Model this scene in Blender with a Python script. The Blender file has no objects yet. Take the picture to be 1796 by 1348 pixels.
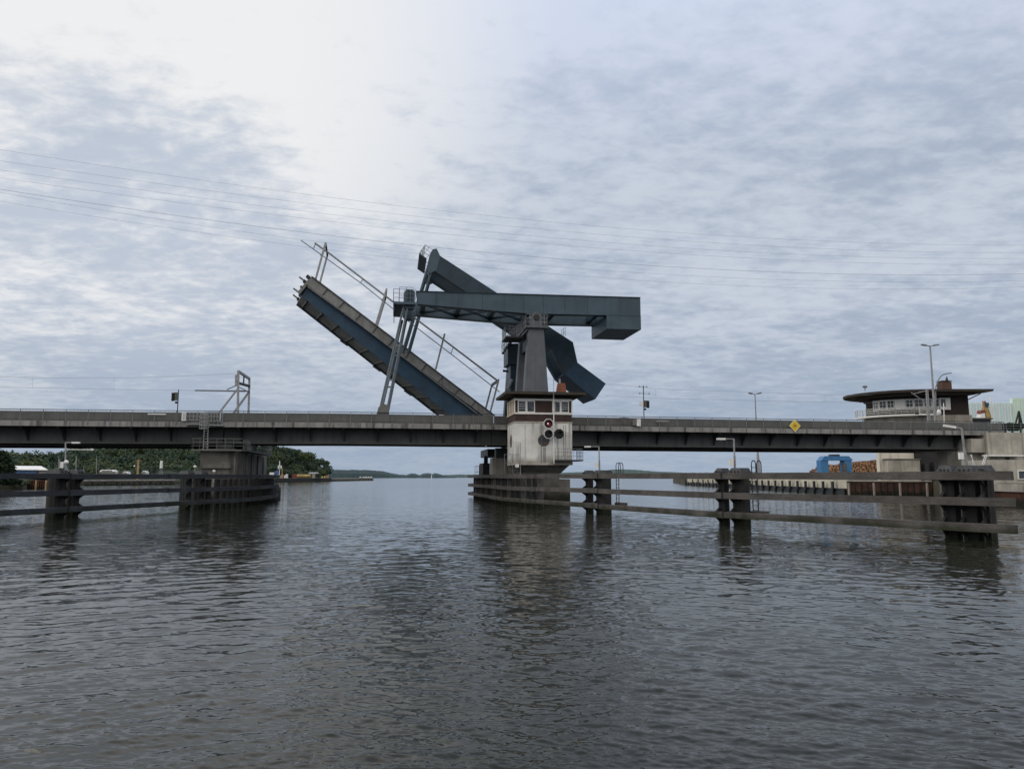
import bpy, bmesh, math, random
import numpy as np
from mathutils import Vector, Matrix
random.seed(7); rng = np.random.default_rng(11)
scene = bpy.context.scene
col = scene.collection
R = math.radians

# ---------------------------------------------------------------- camera
FPX = 1307.0; CX = 898.0; CY = 674.0; EYE = 3.0
PITCH = math.atan(162.0 / FPX)
cp, sp = math.cos(PITCH), math.sin(PITCH)
cam = bpy.data.cameras.new('camera')
cam.sensor_width = 36.0; cam.lens = FPX / 1796.0 * 36.0
cam.clip_start = 0.1; cam.clip_end = 30000.0
camo = bpy.data.objects.new('camera', cam); col.objects.link(camo)
camo.location = (0, 0, EYE); camo.rotation_euler = (math.pi / 2 + PITCH, 0, 0)
scene.camera = camo
scene.view_settings.view_transform = 'Standard'
scene.view_settings.look = 'None'
scene.view_settings.exposure = 0.0

# survey helpers: a direction seen in the photograph -> a point at a known distance
def ray(px, py):
    x = (px - CX) / FPX; y = -(py - CY) / FPX
    return (x, cp - sp * y, sp + cp * y)
def at(px, py, Y):
    d = ray(px, py); k = Y / d[1]
    return (d[0] * k, Y, EYE + d[2] * k)
# bridge frame: s along the deck, t across it (away from us), z up
BR = R(9.0); bc, bs = math.cos(BR), math.sin(BR)
OX, OY = (889 - CX) / FPX * 89.0, 89.0
def B(s, t, z): return (OX + s * bc - t * bs, OY + s * bs + t * bc, z)
def ub(px, py, t):
    d = ray(px, py)
    k = (t + (-bs * OX + bc * OY)) / (-bs * d[0] + bc * d[1])
    X, Y, Z = d[0] * k, d[1] * k, EYE + d[2] * k
    return ((X - OX) * bc + (Y - OY) * bs, Z)
def W(x, y, z): return (x, y, z)
def frame(ox, oy, oz, a):
    c, s = math.cos(a), math.sin(a)
    return lambda u, v, z: (ox + u * c - v * s, oy + u * s + v * c, oz + z)

# ---------------------------------------------------------------- mesh builder (all in world metres)
class MB:
    def __init__(self, P=W): self.v = []; self.f = []; self.P = P
    def add(self, pts, faces):
        o = len(self.v); self.v += [tuple(p) for p in pts]
        self.f += [tuple(i + o for i in f) for f in faces]; return self
    def hexa(self, q):
        return self.add(q, [(0,3,2,1),(4,5,6,7),(0,1,5,4),(1,2,6,5),(2,3,7,6),(3,0,4,7)])
    def box(self, a0, a1, b0, b1, z0, z1, P=None):
        P = P or self.P
        return self.hexa([P(a0,b0,z0),P(a1,b0,z0),P(a1,b1,z0),P(a0,b1,z0),P(a0,b0,z1),P(a1,b0,z1),P(a1,b1,z1),P(a0,b1,z1)])
    def taper(self, r0, z0, r1, z1, P=None):      # r = (a0,a1,b0,b1) at bottom and top
        P = P or self.P
        a0,a1,b0,b1 = r0; c0,c1,d0,d1 = r1
        return self.hexa([P(a0,b0,z0),P(a1,b0,z0),P(a1,b1,z0),P(a0,b1,z0),P(c0,d0,z1),P(c1,d0,z1),P(c1,d1,z1),P(c0,d1,z1)])
    def prism(self, poly, b0, b1, P=None):        # polygon in (a,z), pushed along b
        P = P or self.P; n = len(poly)
        pts = [P(a, b0, z) for a, z in poly] + [P(a, b1, z) for a, z in poly]
        fs = [tuple(range(n)), tuple(range(2*n-1, n-1, -1))]
        fs += [(i, i+n, (i+1)%n+n, (i+1)%n) for i in range(n)]
        return self.add(pts, fs)
    def slab(self, poly, z0, z1, P=None):         # polygon in (a,b), pushed along z
        P = P or self.P; n = len(poly)
        pts = [P(a, b, z0) for a, b in poly] + [P(a, b, z1) for a, b in poly]
        fs = [tuple(range(n-1,-1,-1)), tuple(range(n, 2*n))]
        fs += [(i, (i+1)%n, (i+1)%n+n, i+n) for i in range(n)]
        return self.add(pts, fs)
    def loft(self, r0, r1):                       # two rings of world points
        n = len(r0)
        fs = [tuple(range(n-1,-1,-1)), tuple(range(n, 2*n))]
        fs += [(i, (i+1)%n, (i+1)%n+n, i+n) for i in range(n)]
        return self.add(list(r0)+list(r1), fs)
    def bar(self, p0, p1, w, h=None, up=(0,0,1)):
        h = w if h is None else h
        p0, p1 = Vector(p0), Vector(p1); d = (p1-p0).normalized(); u = Vector(up)
        if abs(d.dot(u)) > .97: u = Vector((bc, bs, 0))
        x = d.cross(u).normalized()*w/2; y = x.cross(d).normalized()*h/2
        return self.hexa([p0-x-y,p0+x-y,p0+x+y,p0-x+y,p1-x-y,p1+x-y,p1+x+y,p1-x+y])
    def tube(self, p0, p1, r, r1=None, n=8):
        r1 = r if r1 is None else r1
        p0, p1 = Vector(p0), Vector(p1); d = (p1-p0).normalized(); u = Vector((0,0,1))
        if abs(d.z) > .97: u = Vector((1,0,0))
        x = d.cross(u).normalized(); y = x.cross(d)
        cs = [(math.cos(2*math.pi*i/n), math.sin(2*math.pi*i/n)) for i in range(n)]
        return self.loft([p0+(x*c+y*s)*r for c,s in cs],[p1+(x*c+y*s)*r1 for c,s in cs])
    def path(self, pts, r, n=6):
        pts = [Vector(p) for p in pts]; rings = []
        for i, p in enumerate(pts):
            d = (pts[min(i+1,len(pts)-1)]-pts[max(i-1,0)]).normalized(); u = Vector((0,0,1))
            if abs(d.z) > .97: u = Vector((1,0,0))
            x = d.cross(u).normalized(); y = x.cross(d)
            rings.append([p+(x*math.cos(2*math.pi*k/n)+y*math.sin(2*math.pi*k/n))*r for k in range(n)])
        o = len(self.v)
        for rg in rings: self.v += [tuple(q) for q in rg]
        for i in range(len(rings)-1):
            for k in range(n):
                a = o+i*n+k; b = o+i*n+(k+1)%n
                self.f.append((a,b,b+n,a+n))
        self.f.append(tuple(range(o+n-1,o-1,-1))); self.f.append(tuple(range(o+(len(rings)-1)*n, o+len(rings)*n)))
        return self
    def rail(self, pts, h=1.05, step=1.5, bars=2, r=.022, mid=True):
        pts = [Vector(p) for p in pts]
        for a, b in zip(pts[:-1], pts[1:]):
            n = max(1, round((b-a).length/step))
            for i in range(n+1):
                q = a+(b-a)*i/n; self.tube(q, q+Vector((0,0,h)), r, n=5)
            for k in range(bars):
                z = Vector((0,0,h*(k+1)/bars)); self.tube(a+z, b+z, r, n=5)
        return self
    def ico(self, c, r, n=2):
        bm = bmesh.new(); bmesh.ops.create_icosphere(bm, subdivisions=n, radius=1)
        bm.verts.ensure_lookup_table()
        r = (r,r,r) if not hasattr(r,'__len__') else r
        self.add([(c[0]+v.co.x*r[0], c[1]+v.co.y*r[1], c[2]+v.co.z*r[2]) for v in bm.verts],[tuple(v.index for v in f.verts) for f in bm.faces])
        bm.free(); return self
    def build(self, name, m, parent=None, kind=None, smooth=False, fix=True, label=None):
        me = bpy.data.meshes.new(name)
        inv = parent_inv.get(parent.name) if parent else None
        vs = self.v
        if inv is not None: vs = [tuple(inv @ Vector(p)) for p in vs]
        me.from_pydata([tuple(map(float,p)) for p in vs], [], self.f)
        if fix:
            bm = bmesh.new(); bm.from_mesh(me); bmesh.ops.recalc_face_normals(bm, faces=bm.faces); bm.to_mesh(me); bm.free()
        if smooth: me.polygons.foreach_set('use_smooth', [True]*len(me.polygons))
        me.materials.append(m)
        o = bpy.data.objects.new(name, me); col.objects.link(o)
        if parent:
            o.parent = parent
            parent_inv[o.name] = parent_inv[parent.name]
        if kind: o['kind'] = kind
        if label: o['label'] = label
        return o
parent_inv = {}
def thing(name, label, cat, loc=(0,0,0), rz=0.0, group=None):
    o = bpy.data.objects.new(name, None); col.objects.link(o)
    o.empty_display_size = .3
    o.location = loc; o.rotation_euler = (0,0,rz); o['label'] = label; o['category'] = cat
    if group: o['group'] = group
    parent_inv[o.name] = (Matrix.Translation(Vector(loc)) @ Matrix.Rotation(rz,4,'Z')).inverted()
    return o
def tag(o, label, cat, group=None):
    o['label'] = label; o['category'] = cat
    if group: o['group'] = group
    return o
def dup(root, loc, rz, label):
    r = root.copy(); col.objects.link(r); r.location = loc; r.rotation_euler = (0,0,rz); r['label'] = label
    for ch in list(root.children):
        c = ch.copy(); col.objects.link(c); c.parent = r
        for g in ch.children:
            d = g.copy(); col.objects.link(d); d.parent = c
    return r

# ---------------------------------------------------------------- materials
def srgb(r, g, b):
    f = lambda c: (c/12.92 if c <= .04045 else ((c+.055)/1.055)**2.4)
    return (f(r/255), f(g/255), f(b/255), 1)
class NT:
    def __init__(self, nt): self.n = nt.nodes; self.l = nt.links
    def new(self, t, **k):
        x = self.n.new(t)
        for a, b in k.items():
            if a.startswith('i_'): x.inputs[a[2:].replace('_',' ')].default_value = b
            else: setattr(x, a, b)
        return x
    def link(self, a, b): self.l.new(a, b)
    def math(self, op, a, b=None, clamp=False):
        x = self.n.new('ShaderNodeMath'); x.operation = op; x.use_clamp = clamp
        for i, v in enumerate((a, b)):
            if v is None: continue
            if isinstance(v, (int, float)): x.inputs[i].default_value = v
            else: self.l.new(v, x.inputs[i])
        return x.outputs[0]
    def mix(self, f, a, b, mode='MIX'):
        x = self.n.new('ShaderNodeMix'); x.data_type = 'RGBA'; x.blend_type = mode; x.clamp_factor = True
        for s, v in ((x.inputs[0], f), (x.inputs[6], a), (x.inputs[7], b)):
            if isinstance(v, (int, float, tuple)): s.default_value = v
            else: self.l.new(v, s)
        return x.outputs[2]
    def ramp(self, f, lo, hi, a=0.0, b=1.0, smooth=True):
        x = self.n.new('ShaderNodeMapRange'); x.interpolation_type = 'SMOOTHSTEP' if smooth else 'LINEAR'
        self.l.new(f, x.inputs[0]); x.inputs[1].default_value = lo; x.inputs[2].default_value = hi
        x.inputs[3].default_value = a; x.inputs[4].default_value = b
        return x.outputs[0]
    def noise(self, vec, scale, detail=4.0, rough=.55, dist=0.0):
        x = self.n.new('ShaderNodeTexNoise'); x.inputs['Scale'].default_value = scale
        x.inputs['Detail'].default_value = detail; x.inputs['Roughness'].default_value = rough; x.inputs['Distortion'].default_value = dist
        if vec is not None: self.l.new(vec, x.inputs['Vector'])
        return x.outputs['Fac']
    def vmul(self, vec, s):
        x = self.n.new('ShaderNodeVectorMath'); x.operation = 'MULTIPLY'; self.l.new(vec, x.inputs[0]); x.inputs[1].default_value = s
        return x.outputs[0]
def mat(name, c, var=.25, scale=.9, rough=.6, metal=0.0, streak=0.0, scol=None, sscale=1.6, wet=None, bump=.15, rust=0.0, spec=.35, fine=.0, grain=0.0):
    m = bpy.data.materials.new(name); m.use_nodes = True
    t = NT(m.node_tree); bsdf = t.n['Principled BSDF']
    pos = t.new('ShaderNodeNewGeometry').outputs['Position']
    c = tuple(c)[:3]+(1,)
    d = tuple(x*(1-var) for x in c[:3])+(1,); h = tuple(min(1,x*(1+var)) for x in c[:3])+(1,)
    n1 = t.noise(pos, scale, 5, .6)
    out = t.mix(t.ramp(n1, .3, .7), d, h)
    if streak:
        sv = t.vmul(pos, (1,1,.07)); n2 = t.noise(sv, sscale, 5, .62)
        dark = scol or tuple(x*.3 for x in c[:3])+(1,)
        out = t.mix(t.math('MULTIPLY', t.ramp(n2, .48, .72), streak), out, dark)
    if rust:
        n3 = t.noise(pos, scale*2.3, 6, .7)
        out = t.mix(t.math('MULTIPLY', t.ramp(n3, .58, .72), rust), out, (.11,.045,.022,1))
    if fine:
        n4 = t.noise(pos, 14, 3, .7)
        out = t.mix(t.math('MULTIPLY', t.ramp(n4, .35, .7), fine), out, tuple(x*.45 for x in c[:3])+(1,))
    if grain:
        n5 = t.noise(t.vmul(pos, (.7,.7,17)), 1.6, 5, .7)
        out = t.mix(t.math('MULTIPLY', t.ramp(n5, .5, .66), grain), out, tuple(x*.28 for x in c[:3])+(1,))
    if wet:
        sx = t.new('ShaderNodeSeparateXYZ'); t.link(pos, sx.inputs[0])
        z = t.math('ADD', sx.outputs[2], t.math('MULTIPLY', t.math('SUBTRACT', n1, .5), 1.2))
        out = t.mix(t.ramp(z, wet[0], wet[1], 1, 0), out, wet[2] if len(wet) > 2 else (.012,.014,.009,1))
    t.link(out, bsdf.inputs['Base Color'])
    bsdf.inputs['Roughness'].default_value = rough; bsdf.inputs['Metallic'].default_value = metal
    bsdf.inputs['Specular IOR Level'].default_value = spec
    if bump:
        b = t.new('ShaderNodeBump'); b.inputs['Strength'].default_value = bump; b.inputs['Distance'].default_value = .03
        t.link(t.noise(pos, 6, 5, .65), b.inputs['Height']); t.link(b.outputs[0], bsdf.inputs['Normal'])
    return m
def brickmat(name, c1, c2, mortar, scale=4.0):
    m = bpy.data.materials.new(name); m.use_nodes = True
    t = NT(m.node_tree); bsdf = t.n['Principled BSDF']
    pos = t.new('ShaderNodeNewGeometry').outputs['Position']
    sx = t.new('ShaderNodeSeparateXYZ'); t.link(pos, sx.inputs[0])
    cb = t.new('ShaderNodeCombineXYZ')
    t.link(t.math('ADD', sx.outputs[0], sx.outputs[1]), cb.inputs[0]); t.link(sx.outputs[2], cb.inputs[1])
    br = t.new('ShaderNodeTexBrick'); t.link(cb.outputs[0], br.inputs['Vector'])
    br.inputs['Color1'].default_value = c1; br.inputs['Color2'].default_value = c2; br.inputs['Mortar'].default_value = mortar
    br.inputs['Scale'].default_value = scale; br.inputs['Mortar Size'].default_value = .025
    br.inputs['Brick Width'].default_value = 1.0; br.inputs['Row Height'].default_value = .36
    o = t.mix(t.ramp(t.noise(pos, .8, 5, .6), .35, .7, 0, .55), br.outputs['Color'], tuple(x*.45 for x in c1[:3])+(1,))
    t.link(o, bsdf.inputs['Base Color']); bsdf.inputs['Roughness'].default_value = .85
    return m
def glassmat(name, c=(.02,.026,.03,1), rough=.06):
    m = bpy.data.materials.new(name); m.use_nodes = True
    t = NT(m.node_tree); b = t.n['Principled BSDF']
    pos = t.new('ShaderNodeNewGeometry').outputs['Position']
    o = t.mix(t.ramp(t.noise(pos, 2.2, 2), .4, .65), c, tuple(x*3.2 for x in c[:3])+(1,))
    t.link(o, b.inputs['Base Color']); b.inputs['Roughness'].default_value = rough; b.inputs['Specular IOR Level'].default_value = .6
    return m
def leafmat(name, a, b_, haze=0.0, hz=(.16,.22,.28,1)):
    m = bpy.data.materials.new(name); m.use_nodes = True
    t = NT(m.node_tree); bsdf = t.n['Principled BSDF']
    g = t.new('ShaderNodeNewGeometry'); pos = g.outputs['Position']
    o = t.mix(t.ramp(t.noise(pos, .09, 3, .6), .35, .65), a, b_)
    o = t.mix(t.math('MULTIPLY', g.outputs['Random Per Island'], .34), o, tuple(x*.35 for x in a[:3])+(1,))
    if haze: o = t.mix(haze, o, hz)
    t.link(o, bsdf.inputs['Base Color']); bsdf.inputs['Roughness'].default_value = .8; bsdf.inputs['Specular IOR Level'].default_value = .15
    return m
M = {}
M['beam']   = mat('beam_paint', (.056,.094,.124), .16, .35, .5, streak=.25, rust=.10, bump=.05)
M['leafblue']=mat('leaf_blue_paint', (.020,.060,.108), .2, .5, .5, streak=.3, bump=.05)
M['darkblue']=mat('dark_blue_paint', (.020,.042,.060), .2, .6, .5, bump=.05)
M['pylon']  = mat('pylon_grey_paint', (.108,.122,.138), .14, .5, .55, streak=.25, bump=.06)
M['darksteel']=mat('dark_steel', (.03,.033,.037), .3, 1., .55, rust=.25)
M['steel']  = mat('galvanised_steel', (.30,.31,.32), .2, 3., .5, metal=.3, bump=0)
M['rod']    = mat('hanger_blue_grey', (.12,.155,.18), .15, 2., .5, bump=0)
M['thin']   = mat('grey_rail_paint', (.17,.19,.21), .15, 3., .5, bump=0)
M['white']  = mat('white_paint', (.78,.79,.78), .1, 2., .55, bump=0, streak=.2, scol=(.3,.28,.24,1))
M['panel']  = mat('parapet_grey_panel', (.15,.155,.15), .16, .5, .75, streak=.35, scol=(.07,.07,.068,1), bump=.05)
M['edge']   = mat('edge_beam_concrete', (.27,.27,.262), .18, .7, .85, streak=.85, scol=(.06,.058,.054,1), sscale=2.2, bump=.2)
def add_runs(m, pitch, dark):      # dirt runs below the rail posts
    t = NT(m.node_tree); bsdf = t.n['Principled BSDF']; src = bsdf.inputs['Base Color'].links[0].from_socket
    pos = t.new('ShaderNodeNewGeometry').outputs['Position']
    dt = t.new('ShaderNodeVectorMath'); dt.operation = 'DOT_PRODUCT'; t.link(pos, dt.inputs[0]); dt.inputs[1].default_value = (bc/pitch, bs/pitch, 0)
    nz = t.noise(t.vmul(pos, (1,1,.15)), 1.3, 4, .6)
    fr = t.math('FRACT', t.math('ADD', dt.outputs['Value'], t.math('MULTIPLY', nz, .12)))
    band = t.ramp(t.math('ABSOLUTE', t.math('SUBTRACT', fr, .5)), .40, .47)
    t.link(t.mix(t.math('MULTIPLY', band, t.ramp(nz, .40, .62, .05, .8)), src, dark), bsdf.inputs['Base Color'])
add_runs(M['edge'], 2.24, (.05,.047,.043,1))
M['girder'] = mat('girder_grey_paint', (.088,.092,.092), .22, .35, .6, streak=.5, scol=(.03,.03,.03,1), rust=.12, bump=.05)
M['bracket']= mat('girder_bracket_paint', (.045,.047,.049), .25, .8, .65)
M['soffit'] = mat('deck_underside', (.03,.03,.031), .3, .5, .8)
M['leafgrey']=mat('leaf_deck_grey', (.20,.206,.206), .2, .7, .7, streak=.5, scol=(.07,.066,.06,1), bump=.1)
M['deck']   = mat('deck_asphalt', (.05,.05,.05), .2, 1., .9)
M['concw']  = mat('white_concrete', (.74,.74,.71), .14, .5, .85, streak=.8, scol=(.16,.145,.12,1), sscale=1.5, wet=(4.4,5.5,(.22,.21,.17,1)), bump=.25, fine=.12)
M['concw2'] = mat('pale_pier_concrete', (.66,.63,.55), .1, .3, .9, streak=.45, scol=(.3,.26,.2,1), bump=.2)
M['conc']   = mat('pier_concrete', (.165,.16,.145), .3, .5, .9, streak=.75, scol=(.04,.038,.032,1), wet=(.5,2.2), bump=.35, fine=.25)
M['concl']  = mat('pale_concrete', (.42,.40,.35), .2, .6, .9, streak=.6, scol=(.12,.105,.08,1), bump=.3, fine=.2)
M['timber'] = mat('fender_timber', (.092,.086,.081), .35, .7, .85, streak=.0, rust=.2, bump=.5, fine=.4, grain=.7, wet=(.25,.78,(.022,.028,.012,1)))
M['timberL']= mat('fender_timber_blueblack', (.036,.041,.050), .3, .7, .8, bump=.4, fine=.4, grain=.6, wet=(.25,.78,(.014,.02,.010,1)))
M['pile']   = mat('sheet_pile_steel', (.030,.030,.030), .35, 1.2, .75, streak=.6, scol=(.012,.012,.013,1), wet=(.25,.9,(.014,.018,.009,1)), bump=.4, fine=.4)
M['cap']    = mat('dolphin_cap_steel', (.045,.049,.053), .3, 1.5, .65, rust=.5)
M['brick']  = brickmat('dark_red_brick', (.066,.032,.026,1), (.042,.024,.02,1), (.10,.085,.075,1), 4.2)
M['brickd'] = brickmat('dark_brown_brick', (.040,.030,.024,1), (.028,.021,.018,1), (.05,.042,.036,1), 4.2)
M['chimney']= brickmat('orange_brick', (.26,.085,.045,1), (.20,.065,.038,1), (.17,.10,.07,1), 4.0)
M['roof']   = mat('roof_felt', (.05,.045,.04), .25, 1., .8)
M['eaves']  = mat('roof_eaves_brown', (.075,.064,.052), .2, 1., .75)
M['frame']  = mat('window_frame_white', (.80,.80,.77), .06, 3., .5, bump=0)
M['cream']  = mat('cream_boards', (.55,.47,.36), .1, 2., .7, bump=0)
M['glass']  = glassmat('window_glass')
M['yellow'] = mat('sign_yellow', (.72,.52,.03), .06, 4., .4, bump=0)
M['paleyel']= mat('sign_pale_yellow', (.72,.66,.30), .06, 4., .4, bump=0)
M['ochre']  = mat('sign_ochre', (.42,.24,.03), .1, 4., .4, bump=0)
M['black']  = mat('black_plastic', (.012,.012,.013), .2, 3., .45, bump=0)
M['chimney2']= brickmat('brown_brick', (.12,.06,.042,1), (.09,.05,.04,1), (.14,.10,.08,1), 4.0)
M['brass']  = mat('porthole_brown', (.10,.07,.055), .25, 3., .6)
M['ybar']   = mat('lens_amber', (.11,.105,.09), .1, 3., .4, bump=0)
M['crane']  = mat('gantry_blue', (.05,.18,.38), .15, 1., .5, bump=0)
M['wire']   = mat('cable', (.19,.21,.24), .1, 1., .5, bump=0)
M['trunk']  = mat('bark', (.05,.04,.03), .3, 2., .9)
M['rustwall']=mat('rusty_sheet_wall', (.075,.032,.022), .4, .8, .85, streak=.7, wet=(.2,.9))
M['quay']   = mat('pale_quay_wall', (.50,.47,.38), .2, .25, .9, streak=.6, scol=(.2,.18,.14,1), bump=.1)
M['redpaint']=mat('red_paint', (.22,.055,.04), .2, 2., .5, bump=0)
M['yelpaint']=mat('yellow_machine_paint', (.36,.28,.10), .25, .6, .5, bump=0)
M['tan']    = mat('tan_paint', (.40,.27,.15), .2, .6, .6, bump=0)
M['bluepaint']=mat('blue_paint', (.05,.11,.26), .2, .6, .5, bump=0)
M['hall']   = mat('pale_hall_cladding', (.62,.78,.80), .05, .05, .7, bump=0)
M['hallg']  = mat('pale_green_cladding', (.64,.78,.66), .05, .05, .7, bump=0)
M['land']   = mat('shore_earth', (.07,.065,.045), .3, .1, .95)
def emis(name, c, s):
    m = bpy.data.materials.new(name); m.use_nodes = True; b = m.node_tree.nodes['Principled BSDF']
    b.inputs['Base Color'].default_value = c; b.inputs['Emission Color'].default_value = c; b.inputs['Emission Strength'].default_value = s
    return m
# ---------------------------------------------------------------- sky, sun, water
SUN_AZ, SUN_EL = R(-82.0), R(38.0)      # azimuth from +Y, negative = to the left
sdir = Vector((math.sin(SUN_AZ)*math.cos(SUN_EL), math.cos(SUN_AZ)*math.cos(SUN_EL), math.sin(SUN_EL)))
world = bpy.data.worlds.new('World'); scene.world = world; world.use_nodes = True
t = NT(world.node_tree)
bg = t.n['Background']; bg.inputs['Strength'].default_value = 0.1
sky = t.new('ShaderNodeTexSky', sky_type='NISHITA'); sky.sun_disc = False
sky.sun_elevation = SUN_EL; sky.sun_rotation = SUN_AZ
d = t.new('ShaderNodeTexCoord').outputs['Generated']
sx = t.new('ShaderNodeSeparateXYZ'); t.link(d, sx.inputs[0])
zz = t.math('MAXIMUM', sx.outputs[2], 0.0)
den = t.math('ADD', zz, 0.15)
cb = t.new('ShaderNodeCombineXYZ')
t.link(t.math('DIVIDE', sx.outputs[0], den), cb.inputs[0]); t.link(t.math('DIVIDE', sx.outputs[1], den), cb.inputs[1])
P2 = cb.outputs[0]
# billows, ripples and large patches on a cloud sheet
mp = t.new('ShaderNodeMapping'); t.link(P2, mp.inputs[0]); mp.inputs['Rotation'].default_value = (0,0,R(24)); mp.inputs['Scale'].default_value = (.9,1.15,1); mp.inputs['Location'].default_value = (7.4,2.2,0)
big = t.noise(mp.outputs[0], .8, 6, .56, .35)
med = t.noise(mp.outputs[0], 3.4, 6, .58, .35)
mp2 = t.new('ShaderNodeMapping'); t.link(P2, mp2.inputs[0]); mp2.inputs['Rotation'].default_value = (0,0,R(-18)); mp2.inputs['Scale'].default_value = (1.0,1.35,1)
fin = t.noise(mp2.outputs[0], 12.0, 5, .60, .2)
dens = t.math('ADD', t.math('ADD', t.math('MULTIPLY', big, .34), t.math('MULTIPLY', med, .34)), t.math('MULTIPLY', fin, .32))
# glow where the sun stands behind the cloud
def dotdir(az, el):
    v = t.new('ShaderNodeVectorMath'); v.operation = 'DOT_PRODUCT'; t.link(d, v.inputs[0])
    v.inputs[1].default_value = (math.sin(az)*math.cos(el), math.cos(az)*math.cos(el), math.sin(el)); return v.outputs['Value']
glow = t.ramp(dotdir(R(-33), R(29)), .83, .99)
dark1 = t.math('MULTIPLY', t.ramp(dotdir(R(-26), R(15.5)), .968, .997), .12)
back = t.math('MULTIPLY', t.ramp(sx.outputs[1], .1, -.6), t.ramp(sx.outputs[2], .0, .5))  # added bright warm sky behind the camera, lifts the faces turned towards it
up = t.ramp(sx.outputs[2], .33, .62)
cover = t.ramp(t.math('ADD', t.math('SUBTRACT', dens, t.math('ADD', t.math('MULTIPLY', glow, .085), t.math('MULTIPLY', up, .05))), dark1), .39, .60)
lit  = t.mix(glow, t.mix(up, (5.7,6.25,7.15,1), (6.4,7.1,8.7,1)), (8.6,8.65,8.75,1))
shad = t.mix(glow, t.mix(up, (3.8,4.5,5.65,1), (5.1,5.85,7.4,1)), (5.2,5.8,6.8,1))
cl = t.mix(cover, lit, shad)
hor = t.ramp(sx.outputs[2], 0.0, .22, 1, 0)
cl = t.mix(t.math('MULTIPLY', hor, .66), cl, (3.0,3.8,4.95,1))
# thin openings show the real sky
opening = t.math('MULTIPLY', t.ramp(big, .62, .78), .25)
skyc = t.mix(1.0, sky.outputs[0], (1.0,1.0,1.0,1), 'MULTIPLY')
fin_c = t.mix(opening, cl, skyc)
below = t.ramp(sx.outputs[2], -.02, 0.0, 1, 0)
fin_c = t.mix(below, fin_c, (.5,.55,.6,1))
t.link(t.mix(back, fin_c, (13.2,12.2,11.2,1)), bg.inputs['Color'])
sun = bpy.data.lights.new('sun', 'SUN'); sun.energy = 1.1; sun.angle = R(70); sun.color = (1.0,.92,.80)
so = bpy.data.objects.new('sun', sun); col.objects.link(so); so.location = (-60,120,140)
so.rotation_euler = (-sdir).to_track_quat('-Z','Y').to_euler()

def spectrum(N, L, rms, wdir, kmin, kmax, spread, seed, leak=.04):
    r = np.random.default_rng(seed)
    k = np.fft.fftfreq(N, L/N)*2*np.pi
    kx, ky = np.meshgrid(k, k, indexing='ij'); kk = np.hypot(kx, ky)+1e-9
    a = np.arctan2(ky, kx)-wdir
    S = kk**-3.4*np.exp(-(kmin/kk)**3)*np.exp(-(kk/kmax)**2)*(np.abs(np.cos(a))**spread+leak)
    S[0,0] = 0
    ph = np.exp(1j*2*np.pi*r.random((N,N)))*np.sqrt(S)
    h = np.real(np.fft.ifft2(ph)); return h/h.std()*rms
def sample(h, L, x, y):
    N = h.shape[0]; u = (x/L*N)%N; v = (y/L*N)%N
    i = np.floor(u).astype(int); j = np.floor(v).astype(int); fu = u-i; fv = v-j
    i %= N; j %= N; i1 = (i+1)%N; j1 = (j+1)%N
    return (h[i,j]*(1-fu)*(1-fv)+h[i1,j]*fu*(1-fv)+h[i,j1]*(1-fu)*fv+h[i1,j1]*fu*fv)
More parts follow.
